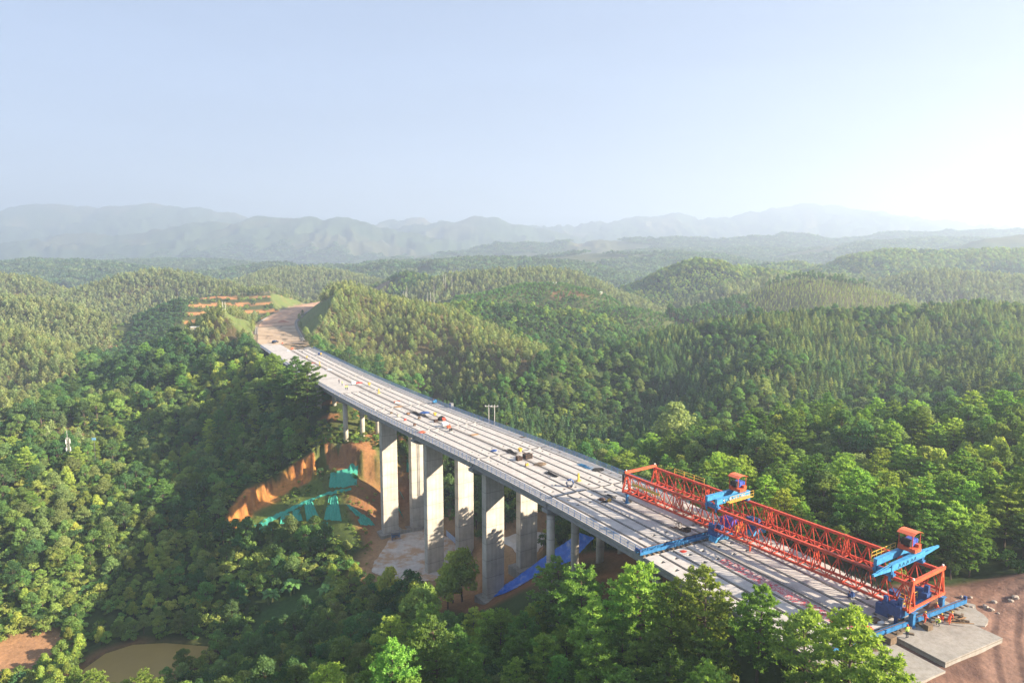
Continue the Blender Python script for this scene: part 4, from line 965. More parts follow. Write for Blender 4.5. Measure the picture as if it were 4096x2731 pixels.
for i, (at, lab, R, h, mt, sx) in enumerate([(K3(690, 600), 'blue and black tarpaulin bundle left of the median', .8, .45, 'navy', 1.2), (K2(1830, 705), 'dark tarpaulin mound with a red flap on the median', 1.3, 1.35, 'black', 1.0), (K2(1560, 592), 'blue tarpaulin spread beside the black bar mats', 1.2, .5, 'navy', 1.5),
        (K3(1420, 810), 'heap of short brown timber offcuts on the median', 1.3, .45, 'wood', 1.3), (K3(2320, 895), 'black net heap near the right railing', 1.1, .4, 'black', 1.5), (K2(500, 122), 'red sheet lying on the deck beside the white tank', 1.6, .14, 'red', 1.4), (K1(1185, 1062), 'orange netting lying along the far median', 1.8, .15, 'brightorange', .6),
        (K1(1270, 1140), 'black heap on the far median', .8, .5, 'black', 1.2), (K1(1430, 1175), 'white sheet heap on the far median', 1.1, .4, 'white', 1.3), (K2(1515, 895), 'orange cloth at the left railing', .9, .3, 'brightorange', 1.4), (K4(220, 575), 'dark coil of cable left of the gantry', .75, .35, 'rust', 1.2), (K4(1500, 1388), 'red cloth on the left carriageway by the lattice rail', .5, .1, 'red', 1.2),
        (K6(635, 1498), 'red bundle by the box rail', .75, .25, 'red', 1.4), (K6(550, 1290), 'pale yellow bundle among the starter bars', .55, .35, M.setdefault('paleyellow', paint('pale_yellow', (.60, .58, .22), .8, .2, 3)), 1.2), (K1(1120, 840), 'grey debris heap at the right deck corner', 2.0, .9, 'grey', 1.6), (K1(792, 878), 'white sack at the far deck end', .7, .6, 'white', 1.1), (K4(270, 612), 'dark mat bundle by the cable coil', .6, .25, 'black', 1.6), (K2(1150, 495), 'pile of pale boards on the left carriageway', 1.0, .25, 'lightwood', 1.6)]):
    item('bundle' if i not in (3, 14) else 'heap', lab, 'bundle' if i not in (3, 14) else 'heap', at, [(None, lump(R, h, 40+i, sx=sx), mt)], group='bundles and heaps left on the deck')
item('tarpaulin_flap', 'red tarpaulin flap hanging on the dark mound', 'tarpaulin', tuple(Vector(G(*K2(1850, 705)))+Vector((.35, -.9, .45))), [(None, mbx(((0, 0, .1), (1.0, .12, .95))), 'red')])
def mats(at, label, n, L_, seed, mat='black'): item('bar_stack', label, 'bar stack', at, [(None, sticks(n, L_, .09, .55, seed, .1), mat)], group='stacks of bars and pipes on the deck')
mats(K3(960, 622), 'long black bar stack beyond the large crate', 14, 5.5, 1); mats(K3(1590, 975), 'black bar stack left of the steel ring', 14, 4.6, 2); mats(K2(1440, 612), 'black bar stack beside the blue tarpaulin', 18, 7.0, 3); mats(K2(1560, 640), 'second black bar stack nearer the mound', 12, 5, 4)
mats(K3(2120, 850), 'bright blue pipe stack beside the right railing', 10, 4.5, 5, 'lightblue'); mats(K4(360, 535), 'black bar stack left of the gantry leg', 9, 2.6, 6); mats(K4(620, 608), 'dark timbers under the far left gantry leg', 6, 2.4, 7, 'wood'); mats(K4(1430, 1050), 'lying steel ladder by the black box', 5, 3.4, 8, 'rust')
item('plywood_sheet', 'brown plywood sheet on the median', 'plywood sheet', K3(380, 347), [(None, mbx(((0, 0, .06), (2.3, 1.3, .12))), 'lightwood')]); item('plywood_sheet', 'dark plywood sheet near the right railing', 'plywood sheet', K3(1140, 385), [(None, mbx(((0, 0, .06), (1.5, 1.0, .12))), 'wood')])
def ring(at):
    t = thing('steel_ring', G(*at), along(G(*at))+.9, 'upright blue and white steel ring standing on the median', 'steel ring')
    for nm, r, w, mt in (('outer_band', .85, .8, 'navy'), ('inner_band', .70, .74, 'grey')):
        m = MB(); n = 20
        for k in range(n):
            a, b = k*math.tau/n, (k+1)*math.tau/n; f = lambda q, x, rr: (x, rr*math.cos(q), .86+rr*math.sin(q))
            m.quad(f(a, -w/2, r), f(b, -w/2, r), f(b, w/2, r), f(a, w/2, r)); m.quad(f(a, -w/2, r-.1), f(b, -w/2, r-.1), f(b, w/2, r-.1), f(a, w/2, r-.1))
            for x in (-w/2, w/2): m.quad(f(a, x, r), f(b, x, r), f(b, x, r-.1), f(a, x, r-.1))
        m.build(nm, mt, t)
    m = MB()
    for k in range(9): a = k*.7; m.box((.42*(-1)**k, .86*math.cos(a)*.92, .86+.86*math.sin(a)*.92), (.16, .22, .22))
    m.build('clamp', 'white', t); m = MB(); m.box((0, 0, .05), (1.1, 1.0, .1)); m.build('cradle', 'rust', t)
ring(K3(1880, 1160))
def drumtank(at, label, r, l, mat, legs=True):
    m = MB(); m.tube([(-l/2, 0, r+.15), (-l/2+.12, 0, r+.15), (l/2-.12, 0, r+.15), (l/2, 0, r+.15)], [r*.75, r, r, r*.75], 14); b = MB()
    for x in (-l/3, l/3): b.box((x, 0, .15), (.12, r*1.7, .3))
    item('tank', label, 'tank', at, [('barrel', m, mat), ('saddle', b, 'grey')], group='tanks on the deck')
drumtank(K2(445, 155), 'white tank lying beside the red sheet', .6, 1.6, 'white'); drumtank(K2(1875, 808), 'white tank near the orange generator', .65, 1.8, 'white'); drumtank(K1(1285, 940), 'blue drum at the far right railing', .6, 1.3, 'navy')
def genset(at, label, mat, s=1.0):
    item('generator', label, 'generator', at, [('engine', mbx(((0, 0, .45*s), (.8*s, .6*s, .45*s)), ((.25*s, 0, .75*s), (.25*s, .3*s, .2*s))), mat), ('skid', mbx(((0, .28*s, .08*s), (1.1*s, .1*s, .16*s)), ((0, -.28*s, .08*s), (1.1*s, .1*s, .16*s))), 'grey'), ('exhaust', mbx(((-.3*s, .1*s, .85*s), (.1*s, .1*s, .5*s))), 'rust')], group='small machines on the deck')
for at, lab, mt, s in [(K2(1940, 838), 'orange generator beside the white tank', 'brightorange', 1.3), (K2(1972, 878), 'black generator in front of the orange one', 'black', 1.0), (K2(1040, 610), 'brown pump near the left railing, farthest of three', 'wood', .9), (K2(1155, 655), 'pale machine between the brown and red pumps', 'cream', 1.1), (K2(1255, 715), 'small red pump on the left carriageway', 'red', .8), (K2(1405, 795), 'dark pump nearest the orange cloth', 'rust', .9), (K2(1480, 690), 'brown and black pump left of the mound', 'wood', 1.0),
        (K3(1205, 838), 'yellow pump left of the timber offcuts', 'yellow', .9), (K4(340, 612), 'small yellow machine by the mat bundle', 'yellow', .8), (K6(410, 1015), 'blue metal box on the right carriageway', 'navy', 1.0), (K2(1720, 445), 'blue machine against the far right railing', 'lightblue', 1.6), (K1(855, 860), 'orange machine at the far deck end', 'brightorange', 1.6), (K1(705, 765), 'low orange barrier box at the road start', 'brightorange', 1.0)]: genset(at, lab, mt, s)
item('cabinet', 'grey steel cabinet on the right railing', 'cabinet', K2(1980, 505), [('body', mbx(((0, 0, .75), (1.0, 1.5, 1.5))), 'grey'), ('door', mbx(((-.52, 0, .75), (.04, 1.3, 1.3))), 'navy')])
def barrow(at):
    m = MB(); m.tube([(0, .1*0-.0, 0), (0, 0, .01)], .01, 4); w = MB(); n = 18
    for x in (-.35, .35):
        for k in range(n): a, b = k*math.tau/n, (k+1)*math.tau/n; w.bar((x, .42*math.cos(a), .42+.42*math.sin(a)), (x, .42*math.cos(b), .42+.42*math.sin(b)), .06)
    f = MB(); f.bar((-.35, 0, .42), (.35, 0, .42), .06)
    for x in (-.3, .3): f.bar((x, 0, .42), (x, 1.3, .75), .05); f.bar((x, -.5, .1), (x, .2, .95), .05)
    item('hand_cart', 'two wheeled hand cart beside the lying ladder', 'hand cart', at, [('wheel', w, 'rust'), ('frame', f, 'grey')])
barrow(K4(1430, 1005))
item('cloth_stand', 'striped cloth on an orange frame on the left carriageway', 'stand', K2(1125, 430), [('frame', mbx(((-.9, 0, .25), (.1, .9, .5)), ((.9, 0, .25), (.1, .9, .5)), ((0, .4, .45), (1.9, .08, .08)), ((0, -.4, .45), (1.9, .08, .08))), 'brightorange'), ('cloth', lump(1.0, .4, 77, sx=1.1), 'white')])
item('basin', 'white basin beside the open timber tray', 'basin', K6(870, 1418), [(None, (lambda m: (m.tube([(0, 0, 0), (0, 0, .25)], [.4, .5], 16), m)[1])(MB()), 'white')])
# red safety net left on the slab near the approach
def rednet():
    m, nt = nodes_of("red_safety_net"); d = N(nt, "ShaderNodeBsdfDiffuse"); d.inputs[0].default_value = (.62, .035, .07, 1); t = N(nt, "ShaderNodeBsdfTransparent"); mx = N(nt, "ShaderNodeMixShader")
    f = ramp(nt, noise(nt, 2.2, 8, .8, stretch=(1, 1, 1)), [(.47, (0, 0, 0)), (.58, (.85, .85, .85))]); L(nt, f, mx.inputs[0]); L(nt, t.outputs[0], mx.inputs[1]); L(nt, d.outputs[0], mx.inputs[2])
    o = N(nt, "ShaderNodeOutputMaterial"); L(nt, mx.outputs[0], o.inputs[0]); M['rednet'] = m; b = MB(); n = 26
    for i in range(n):
        a, c = -57+i*1.0, -56+i*1.0; b.quad(BR(a, -2.75+.15*math.sin(i), .02), BR(a, -.55, .03), BR(c, -.55, .03), BR(c, -2.75+.15*math.sin(i+1), .02))
    tag(b.build('safety_net', 'rednet', fix=False), 'torn red safety net lying along the near median', 'safety net')
rednet()
# timber blocks and planks by the approach slab
rng_ = random.Random(5); blocks = []
def block(at, s, label, rz, z=None, off=0.0):
    p = G(*at, .29 if z is None else z); m = MB(); m.box((0, 0, s[2]/2), s)
    m.box((0, 0, s[2]/2), (s[0]*.3, s[1]+.02, s[2]+.02)); o = m.build('timber_block', 'wood'); o.location = (p[0], p[1], p[2]+off); o.rotation_euler = (0, 0, rz); tag(o, label, 'timber block', 'timber blocks around the approach slab'); return o
for i, (a, b) in enumerate([(340, 1120), (375, 1140), (420, 1125), (455, 1110), (490, 1150), (520, 1120), (555, 1150), (585, 1110), (610, 1135), (640, 1120), (520, 1090), (560, 1075)]):
    block(K9(a, b), (1.0, .32, .26), f"grey timber block on the lower slab, {['first','second','third','fourth','fifth','sixth','seventh','eighth','ninth','tenth','eleventh','twelfth'][i]} of the scattered row", rng_.uniform(-1, 1), -.11)
block(K9(700, 1130), (1.3, 1.0, .95), 'large square timber stack at the slab edge', .5, -.11); block(K9(1108, 985), (1.0, .8, .75), 'square timber block standing alone on the slab', .4)
for i, (a, b) in enumerate([(325, 1220), (360, 1240), (400, 1240), (545, 1215)]): block(K9(a, b), (.9, .35, .25), f"single timber block near the pine top, {['first','second','third','fourth'][i]} from left", rng_.uniform(-1, 1), -.11)
for i, (a, b) in enumerate([(760, 985), (800, 990), (840, 985), (790, 1025), (830, 1010), (915, 1040), (800, 1040)]): block(K9(a, b), (1.0, .3, .2), f"flat timber block beside the vest worker, {['first','second','third','fourth','fifth','sixth','seventh'][i]} of its cluster", rng_.uniform(-.6, .6))
for i, (a, b) in enumerate([(1395, 860), (1420, 875), (1440, 865), (1465, 885), (1490, 895), (1410, 905), (1450, 905), (1380, 900), (1475, 870), (1505, 905)]): block(K9(a, b), (1.15, .3, .28), f"dark timber by the right rail end, {['first','second','third','fourth','fifth','sixth','seventh','eighth','ninth','tenth'][i]} of the pile", rng_.uniform(-1.2, 1.2), None, .12*(i % 3))
for i, (a, b) in enumerate([(1400, 870), (1440, 900)]):
    p = Vector(G(*K9(a, b), .75)); m = MB(); m.bar(p+Vector((-1.4, -.4+.5*i, -.2)), p+Vector((1.6, .1-i*.9, .1)), .16, .08); tag(m.build('plank', 'lightwood'), ['long plank leaning on the dark timber pile', 'long plank sloping off the dark timber pile'][i], 'plank', 'planks on the timber pile')
for i, (a, b) in enumerate([(1030, 940), (1170, 915), (1060, 960), (1300, 885)]): block(K9(a, b), (.6, .3, .22), f"short timber piece near the crouching workers, {['first','second','third','fourth'][i]} from left", rng_.uniform(-1, 1))

# ------------------------------------------------------------------ people
def person(at, z, facing, pose, top, label, helmet='yellow', legs='trousers', scale=1.0, vest=None):
    J = {'pel': (0, 0, .95), 'sp': (0, .01, 1.18), 'ch': (0, 0, 1.38), 'nk': (0, .0, 1.50), 'hd': (0, .03, 1.64)}
    for s, k in ((-1, 'l'), (1, 'r')):
        J['hip'+k] = (s*.10, 0, .90); J['kn'+k] = (s*.11, .02, .50); J['an'+k] = (s*.12, -.02, .09); J['to'+k] = (s*.13, .16, .04)
        J['sh'+k] = (s*.19, 0, 1.42); J['el'+k] = (s*.25, -.01, 1.14); J['wr'+k] = (s*.26, .10, .91); J['ha'+k] = (s*.25, .15, .83)
    def mv(keys, d):
        for k in keys: J[k] = tuple(np.array(J[k])+np.array(d))
    up = ['sp', 'ch', 'nk', 'hd', 'shl', 'shr', 'ell', 'elr', 'wrl', 'wrr', 'hal', 'har']
    if pose == 'walk':
        J['knl'] = (-.11, .18, .52); J['anl'] = (-.12, .22, .10); J['tol'] = (-.12, .38, .05); J['knr'] = (.11, -.06, .50); J['anr'] = (.12, -.30, .16); J['tor'] = (.12, -.18, .03)
        J['wrl'] = (-.27, -.16, .95); J['hal'] = (-.26, -.14, .86); J['wrr'] = (.27, .26, 1.0); J['har'] = (.26, .33, .95)
    if pose == 'work':
        for k, s in (('l', -1), ('r', 1)): J['el'+k] = (s*.27, .12, 1.18); J['wr'+k] = (s*.14, .34, 1.12); J['ha'+k] = (s*.10, .42, 1.12)
    if pose == 'bend':
        def rot(p, a): y, zz = p[1], p[2]-.95; return (p[0], y*math.cos(a)+zz*math.sin(a), .95-y*math.sin(a)+zz*math.cos(a))
        for k in up: J[k] = rot(J[k], .75)
        for k, s in (('l', -1), ('r', 1)): J['el'+k] = (s*.24, .42, .98); J['wr'+k] = (s*.16, .55, .76); J['ha'+k] = (s*.13, .60, .68)
        J['anr'] = (.14, -.22, .09); J['tor'] = (.14, -.04, .04); J['knr'] = (.12, .0, .5)
    if pose in ('crouch', 'sit'):
        d = -.60; mv(['pel', 'hipl', 'hipr'], (0, -.12, d)); mv(up, (0, -.06, d))
        for k, s in (('l', -1), ('r', 1)):
            J['kn'+k] = (s*.18, .28, .50); J['an'+k] = (s*.16, .06, .09); J['to'+k] = (s*.18, .24, .04); J['el'+k] = (s*.27, .18, .62); J['wr'+k] = (s*.12, .40, .46); J['ha'+k] = (s*.08, .47, .42)
        for k in ('ch', 'nk', 'hd', 'shl', 'shr'): J[k] = tuple(np.array(J[k])+np.array((0, .12 if k != 'hd' else .18, -.02)))
    E = [('pel', 'sp'), ('sp', 'ch'), ('ch', 'nk'), ('nk', 'hd')]
    for k in 'lr': E += [('pel', 'hip'+k), ('hip'+k, 'kn'+k), ('kn'+k, 'an'+k), ('an'+k, 'to'+k), ('ch', 'sh'+k), ('sh'+k, 'el'+k), ('el'+k, 'wr'+k), ('wr'+k, 'ha'+k)]
    names = list(J); idx = {k: i for i, k in enumerate(names)}; R_ = {'pel': .14, 'sp': .135, 'ch': .145, 'nk': .062, 'hd': .10, 'hip': .10, 'kn': .068, 'an': .05, 'to': .04, 'sh': .075, 'el': .052, 'wr': .04, 'ha': .038}
    me = bpy.data.meshes.new('tmp'); me.from_pydata([J[k] for k in names], [(idx[a], idx[b]) for a, b in E], []); o = bpy.data.objects.new('tmp', me); COL.objects.link(o)
    sk = o.modifiers.new('s', 'SKIN'); sk.use_smooth_shade = True; sv = me.skin_vertices[0].data
    for k, i in idx.items(): r = R_.get(k, R_.get(k[:-1])); sv[i].radius = (r, r*.86 if k in ('pel', 'sp', 'ch') else r)
    sv[idx['pel']].use_root = True; sb = o.modifiers.new('u', 'SUBSURF'); sb.levels = 1; sb.render_levels = 1
    bpy.context.view_layer.update(); dg = bpy.context.evaluated_depsgraph_get(); bm = bmesh.new(); bm.from_mesh(o.evaluated_get(dg).data); bpy.data.objects.remove(o)
    for k, s in (('l', -1), ('r', 1)):             # five fingers on each hand, nose
        h = Vector(J['ha'+k]); d = (h-Vector(J['wr'+k])).normalized(); sd_ = d.cross(Vector((0, 0, 1))).normalized() if abs(d.z) < .9 else Vector((0, 1, 0)); fm = MB()
        for f in range(4): q = h+sd_*(.018*(f-1.5)); L_ = (.075, .085, .08, .06)[f]; fm.tube([q, q+d*L_*.55, q+d*L_*.9+Vector((0, .012, -.02))], [.009, .0085, .006], 5)
        fm.tube([h-d*.03+sd_*.03*s, h+sd_*.055*s+d*.02, h+sd_*.055*s+d*.05], [.011, .009, .007], 5); off = len(bm.verts); vs = [bm.verts.new(v) for v in fm.v]
        for f in fm.f: bm.faces.new([vs[i] for i in f])
    hd = Vector(J['hd']); r = bmesh.ops.create_uvsphere(bm, u_segments=14, v_segments=10, radius=.105, matrix=Matrix.Translation(hd+Vector((0, .015, .03))) @ Matrix.Diagonal((.85, 1, 1.18, 1)))
    fm = MB(); fm.tube([hd+Vector((0, .10, .05)), hd+Vector((0, .145, .01)), hd+Vector((0, .115, -.005))], [.012, .022, .012], 6)
    for s in (-1, 1): fm.tube([hd+Vector((s*.093, .0, .03)), hd+Vector((s*.105, -.01, .05)), hd+Vector((s*.093, -.005, .0))], [.012, .02, .01], 5)
    vs = [bm.verts.new(v) for v in fm.v]
    for f in fm.f: bm.faces.new([vs[i] for i in f])
    bones = [(a, b, 'L' if a[:3] in ('hip', 'pel') and b != 'sp' or a[:2] in ('kn',) else 'S' if a[:2] == 'an' else 'H' if a[:2] == 'wr' or a == 'nk' else 'T') for a, b in E]
    mats_ = [top, legs, 'skin', 'black']
    for f in bm.faces:
        c = f.calc_center_median(); best = min(bones, key=lambda e: (lambda a, b: (c-(a+(b-a)*max(0, min(1, (c-a).dot(b-a)/max(1e-6, (b-a).length_squared))))).length)(Vector(J[e[0]]), Vector(J[e[1]])))
        f.material_index = {'T': 0, 'L': 1, 'H': 2, 'S': 3}[best[2]]; f.smooth = True
    me = bpy.data.meshes.new('person'); bm.to_mesh(me); bm.free()
    for k in mats_: me.materials.append(M[k])
    p = G(*at, z) if len(at) == 2 else at; ob = bpy.data.objects.new('person', me); COL.objects.link(ob); ob.location = p; ob.rotation_euler = (0, 0, facing); ob.scale = (scale,)*3
    tag(ob, label, 'person', 'workers on the site')
    hm = MB(); prof = [(.135, -.005), (.135, .015), (.115, .02), (.112, .06), (.085, .11), (.04, .135), (.002, .14)]
    for (r0, z0), (r1, z1) in zip(prof[:-1], prof[1:]):
        for k in range(12):
            a, b = k*math.tau/12, (k+1)*math.tau/12; f = lambda q, r, zz: hd+Vector((r*math.cos(q)*.95, r*math.sin(q)*1.1+.015, zz+.075)); hm.quad(f(a, r0, z0), f(b, r0, z0), f(b, r1, z1), f(a, r1, z1))
    h = hm.build('helmet', helmet, ob, True)
    if vest:
        vm = MB()
        for zz in (1.12, 1.22) if pose not in ('crouch', 'sit') else (.55, .64):
            n = 14; cx, cyy = J['sp'][0], J['sp'][1]
            for k in range(n): a, b = k*math.tau/n, (k+1)*math.tau/n; f = lambda q, dz: (cx+.165*math.cos(q), cyy+.14*math.sin(q), zz+dz); vm.quad(f(a, 0), f(b, 0), f(b, .045), f(a, .045))
        vm.build('vest_stripe', 'white', ob)
    return ob
person(K9(885, 1083), .29, 0.2, 'stand', 'hivis', 'standing worker in yellow green vest and red helmet near the rail', 'red', 'trousers', 1.05, True)
person(K9(1072, 935), .29, -1.3, 'walk', 'workorange', 'worker in orange overalls striding past the square timber block', 'yellow', 'workorange', 1.05)
person(K9(1225, 945), .29, 1.9, 'crouch', 'hivis', 'crouching worker in yellow green vest among the timbers', 'white', 'trousers', 1.1, True)
person(K9(1258, 905), .29, 2.4, 'crouch', 'workorange', 'crouching worker in orange beside the crouching vest worker', 'yellow', 'workorange', 1.1)
person(K9(1338, 930), .29, -1.1, 'bend', 'workorange', 'bending worker in orange by the dark timber pile', 'yellow', 'workorange', 1.05)
person(K9(1215, 792), .29, 1.2, 'sit', 'workorange', 'sitting worker in orange behind the blue box rail', 'yellow', 'workorange', 1.1)
person(K6(1215, 1400), .02, 2.0, 'crouch', 'trousers', 'crouching worker in dark clothes beneath the gantry end', 'yellow', 'trousers', 1.1)
person(K5(980, 1400), .02, .6, 'stand', 'workorange', 'lone worker in orange standing on the right carriageway', 'yellow', 'workorange', 1.08)
person(K2(222, 135), .02, .5, 'work', 'trousers', 'worker in dark clothes, left of the far vest group', 'red', 'trousers', 1.05)
person(K2(268, 168), .02, -.8, 'work', 'hivis', 'far worker in vest standing apart from the pair', 'yellow', 'trousers', 1.05, True)
person(K2(325, 232), .02, .3, 'stand', 'hivis', 'left one of the far pair in yellow green vests', 'red', 'trousers', 1.05, True)
person(K2(350, 232), .02, -.5, 'work', 'hivis', 'right one of the far pair in yellow green vests', 'yellow', 'trousers', 1.05, True)
person(K1(1015, 912), .02, 0, 'walk', 'grey', 'worker in grey walking at the far deck end', 'yellow', 'trousers', 1.05)

# ------------------------------------------------------------------ car on the dirt road
def parked_car():
    p = G(*K1(590, 750), .08); t = thing('parked_car', p, -.25, 'black car parked on the dirt road at the far deck end', 'car'); prof = [(-2.25, .45), (-2.2, .95), (-1.95, 1.05), (-1.55, 1.62), (.35, 1.66), (1.05, 1.08), (2.1, .95), (2.25, .55), (2.2, .38), (-2.2, .38)]
    m = MB(); n = len(prof)
    for sx in (-.9, .9): k = len(m.v); m.v += [(sx*(.82 if z > 1.2 else 1), y, z) for y, z in prof]; m.f.append(tuple(range(k, k+n))); m.m.append(0)
    for i in range(n): j = (i+1) % n; m.f.append((i, j, n+j, n+i)); m.m.append(0)
    if 'carblack' not in M: M['carblack'] = paint('black_car_paint', (.02, .022, .028), .25, .1, 2)
    b = m.build('body', 'carblack', t)
    w = MB(); w.quad((-.70, 1.02, 1.12), (.70, 1.02, 1.12), (.66, .42, 1.61), (-.66, .42, 1.61)); w.build('windscreen', 'navy', b)
    w = MB(); w.quad((-.70, -1.92, 1.12), (.70, -1.92, 1.12), (.66, -1.60, 1.56), (-.66, -1.60, 1.56)); w.build('rear_window', 'navy', b)
    for s in (-1, 1):
        w = MB(); w.quad((s*.865, -1.5, 1.15), (s*.865, .75, 1.15), (s*.765, .35, 1.58), (s*.765, -1.4, 1.58)); w.build('side_window', 'navy', b); h = MB(); h.box((s*.65, 2.2, .82), (.4, .12, .16)); h.build('headlight', 'white', b)
        for y in (-1.35, 1.4): w = MB(); w.tube([(s*.82, y, .36), (s*.95, y, .36)], .36, 16); w.build('wheel', 'black', t)
parked_car()

# ------------------------------------------------------------------ land-based things under and around the bridge
def strike(u, v, lo=60, hi=900):                   # where the sight line meets the land
    x, f, d = ray(u, v); ts = np.arange(lo, hi, .5); h = ground_at(x*ts, f*ts); z = CAMH+d*ts; k = np.argmax(z < h); t = ts[k]; return Vector((x*t, f*t, float(h[k])))
def drape(name, rows, label, mat='net', lift=.22, cat='debris net', nu=14):
    """rows of image marks giving the hanging edges; laid on the land with folds"""
    A = [np.array([q[:2] for q in r], float) for r in rows]; V = []; nv = 9; m = MB(); a, b = A
    def lerp(r, t): s = t*(len(r)-1); i = min(int(s), len(r)-2); return r[i]*(1-s+i)+r[i+1]*(s-i)
    for j in range(nv):
        for i in range(nu):
            q = lerp(a, i/(nu-1))*(1-j/(nv-1))+lerp(b, i/(nu-1))*(j/(nv-1)); p = strike(*q, 120, 330); f = .22*math.sin(i*2.1+len(label))+.12*math.sin(i*4.7+j*.6); V.append(p+Vector((0, -.5*lift-f*.5, lift+.25*f)))
    for j in range(nv-1):
        for i in range(nu-1): m.quad(V[j*nu+i], V[j*nu+i+1], V[(j+1)*nu+i+1], V[(j+1)*nu+i])
    tag(m.build(name, mat, None, True, fix=False), label, cat, 'green debris nets on the cut bank')
nets = [([(1850, 482), (1898, 466)], [(1868, 600), (1950, 588)], 'widest hanging green net on the grassy bank below the cliff'), ([(1780, 526), (1822, 516)], [(1785, 595), (1842, 585)], 'short green net left of the widest hanging one'), ([(1712, 552), (1760, 540)], [(1700, 610), (1768, 598)], 'small green net, leftmost on the grassy bank'),
        ([(2005, 442), (2050, 434)], [(1970, 580), (2080, 590)], 'tall green net on the bank in front of the left pier'), ([(2010, 294), (2075, 278), (2180, 250)], [(2000, 384), (2080, 388), (2170, 372)], 'pleated green net covering the orange cliff'), ([(1490, 648), (1560, 625), (1650, 605)], [(1495, 690), (1570, 668), (1655, 640)], 'flat green net at the foot of the left cliff end'),
        ([(1840, 605), (1920, 598)], [(1870, 655), (1925, 648)], 'green net patch above the dark trees'), ([(1935, 600), (1995, 598)], [(1945, 648), (2000, 648)], 'second green net patch above the dark trees')]
for a, b, lab in nets: drape('debris_net', [[KL(*q) for q in a], [KL(*q) for q in b]], lab)
drape('debris_net', [[KL(*q) for q in ((1495, 645), (1620, 575), (1720, 530), (1850, 468), (1980, 420), (2135, 388))], [KL(*q) for q in ((1505, 680), (1630, 606), (1730, 549), (1856, 487), (1986, 436), (2140, 402))]], 'long narrow green net edging the bench below the cliff', nu=44)
for a, b, lab in (([(285, 892), (322, 905)], [(350, 965), (452, 1000)], 'slanting green net running down towards the left pier'), ([(360, 985), (430, 975)], [(380, 1025), (470, 1025)], 'crumpled green net at the base of the left pier'), ([(20, 1018), (92, 1022)], [(50, 1062), (98, 1062)], 'green net patch at the left end below the bench'), ([(612, 795), (640, 845)], [(628, 815), (655, 868)], 'pale green net strip behind the left pier'), ([(670, 560), (692, 530)], [(668, 690), (682, 690)], 'thin green net strip on the red cliff behind the pier'), ([(610, 890), (640, 960)], [(600, 900), (650, 985)], 'dark green net strip low behind the pier')):
    drape('debris_net', [[KM(*q) for q in a], [KM(*q) for q in b]], lab)
def blue_sheet():
    Lp = [K8(275, 1280), (K8(600, 1075)), K8(1050, 745), K8(1380, 530)]; Rp = [K8(560, 1345), K8(830, 1200), K8(1250, 895), K8(1550, 585)]; zz = [-37.3, -33.5, -24.0, -16.2]; m = MB(); leg = MB(); n = 60; rows = []
    for i in range(n+1):
        t = i/n*3; k = min(int(t), 2); f = t-k; z = zz[k]*(1-f)+zz[k+1]*f; a = Vector(G(*(np.array(Lp[k])*(1-f)+np.array(Lp[k+1])*f), z)); b = Vector(G(*(np.array(Rp[k])*(1-f)+np.array(Rp[k+1])*f), z)); row = []
        for j in range(7):
            p = a.lerp(b, j/6); g = float(ground_at(np.array([p.x]), np.array([p.y]))[0]); p.z = max(p.z, g+.25)+.07*math.sin(i*1.9+j)+.05*math.sin(j*2.5-i*.7); row.append(p)
        rows.append(row)
    for i in range(n):
        for j in range(6): m.quad(rows[i][j], rows[i][j+1], rows[i+1][j+1], rows[i+1][j])
        if i % 3 == 0:
            for j in (0, 6): p = rows[i][j]; leg.bar(p+Vector((0, 0, -.05)), p+Vector((0, 0, -2.5)), .1)
    t = thing('tarpaulin_ramp', rows[0][3], 0, 'long bright blue tarpaulin covering the ramp between the piers', 'tarpaulin'); inv = Matrix.Translation(-Vector(rows[0][3]))
    mm, nt = nodes_of('blue_tarpaulin'); f = ramp(nt, noise(nt, .35, 5), [(.35, (.02, .11, .55)), (.55, (.04, .19, .72)), (.70, (.36, .45, .75))]); finish(nt, f, .45, noise(nt, 2.5, 4, stretch=(1, 3, 1)), .5, .15); M['tarp'] = mm
    for nm, b, mt in (('sheet', m, 'tarp'), ('support_frame', leg, 'rust')): o = b.build(nm, mt, t, nm == 'sheet', fix=False); o.matrix_parent_inverse = inv
blue_sheet()
def shed():
    p = G(*K7(575, 640), -43.4); t = thing('tool_shed', p, .25, 'small blue grey steel tool shelter beside the left pier', 'shelter'); m = MB()
    for x in (-1.3, 1.3):
        for y in (-1.1, 1.1): m.bar((x, y, 0), (x, y, 2.5), .12)
    for z in (1.0, 2.4):
        for y in (-1.1, 1.1): m.bar((-1.3, y, z), (1.3, y, z), .08)
        for x in (-1.3, 1.3): m.bar((x, -1.1, z), (x, 1.1, z), .08)
    if 'steelblue' not in M: M['steelblue'] = paint('steel_blue', (.14, .22, .38), .5, .25, 2)
    m.build('frame', 'steelblue', t); m = MB(); m.box((0, 0, 2.58), (2.9, 2.5, .1)); m.build('roof', 'grey', t); m = MB(); m.box((-1.36, 0, .55), (.05, 2.2, .95)); m.box((0, 1.16, .55), (2.6, .05, .95)); m.build('side_panel', 'steelblue', t); m = MB(); m.box((.2, .2, .35), (.9, .7, .7)); m.build('stored_box', 'lightwood', t)
shed()
def site_fence():
    a = Vector(G(*K7(1210, 600), -43.4)); b = Vector(G(*K7(1405, 775), -43.4)); t = thing('site_fence', a, 0, 'blue white sheet metal site fence beside the right pier', 'fence'); n = 7; d = (b-a)/n
    for i in range(n):
        p = d*i; m = MB(); m.bar(p+Vector((0, 0, 1.0)), p+d*.96+Vector((0, 0, 1.0)), .05, 1.9); m.build('panel', M.setdefault('paleblue', paint('pale_blue_sheet', (.34, .42, .58), .5, .15, 2)), t); m = MB(); m.bar(p+Vector((0, .06, -.2)), p+Vector((0, .06, 2.1)), .08); m.build('post', 'navy', t)
site_fence()
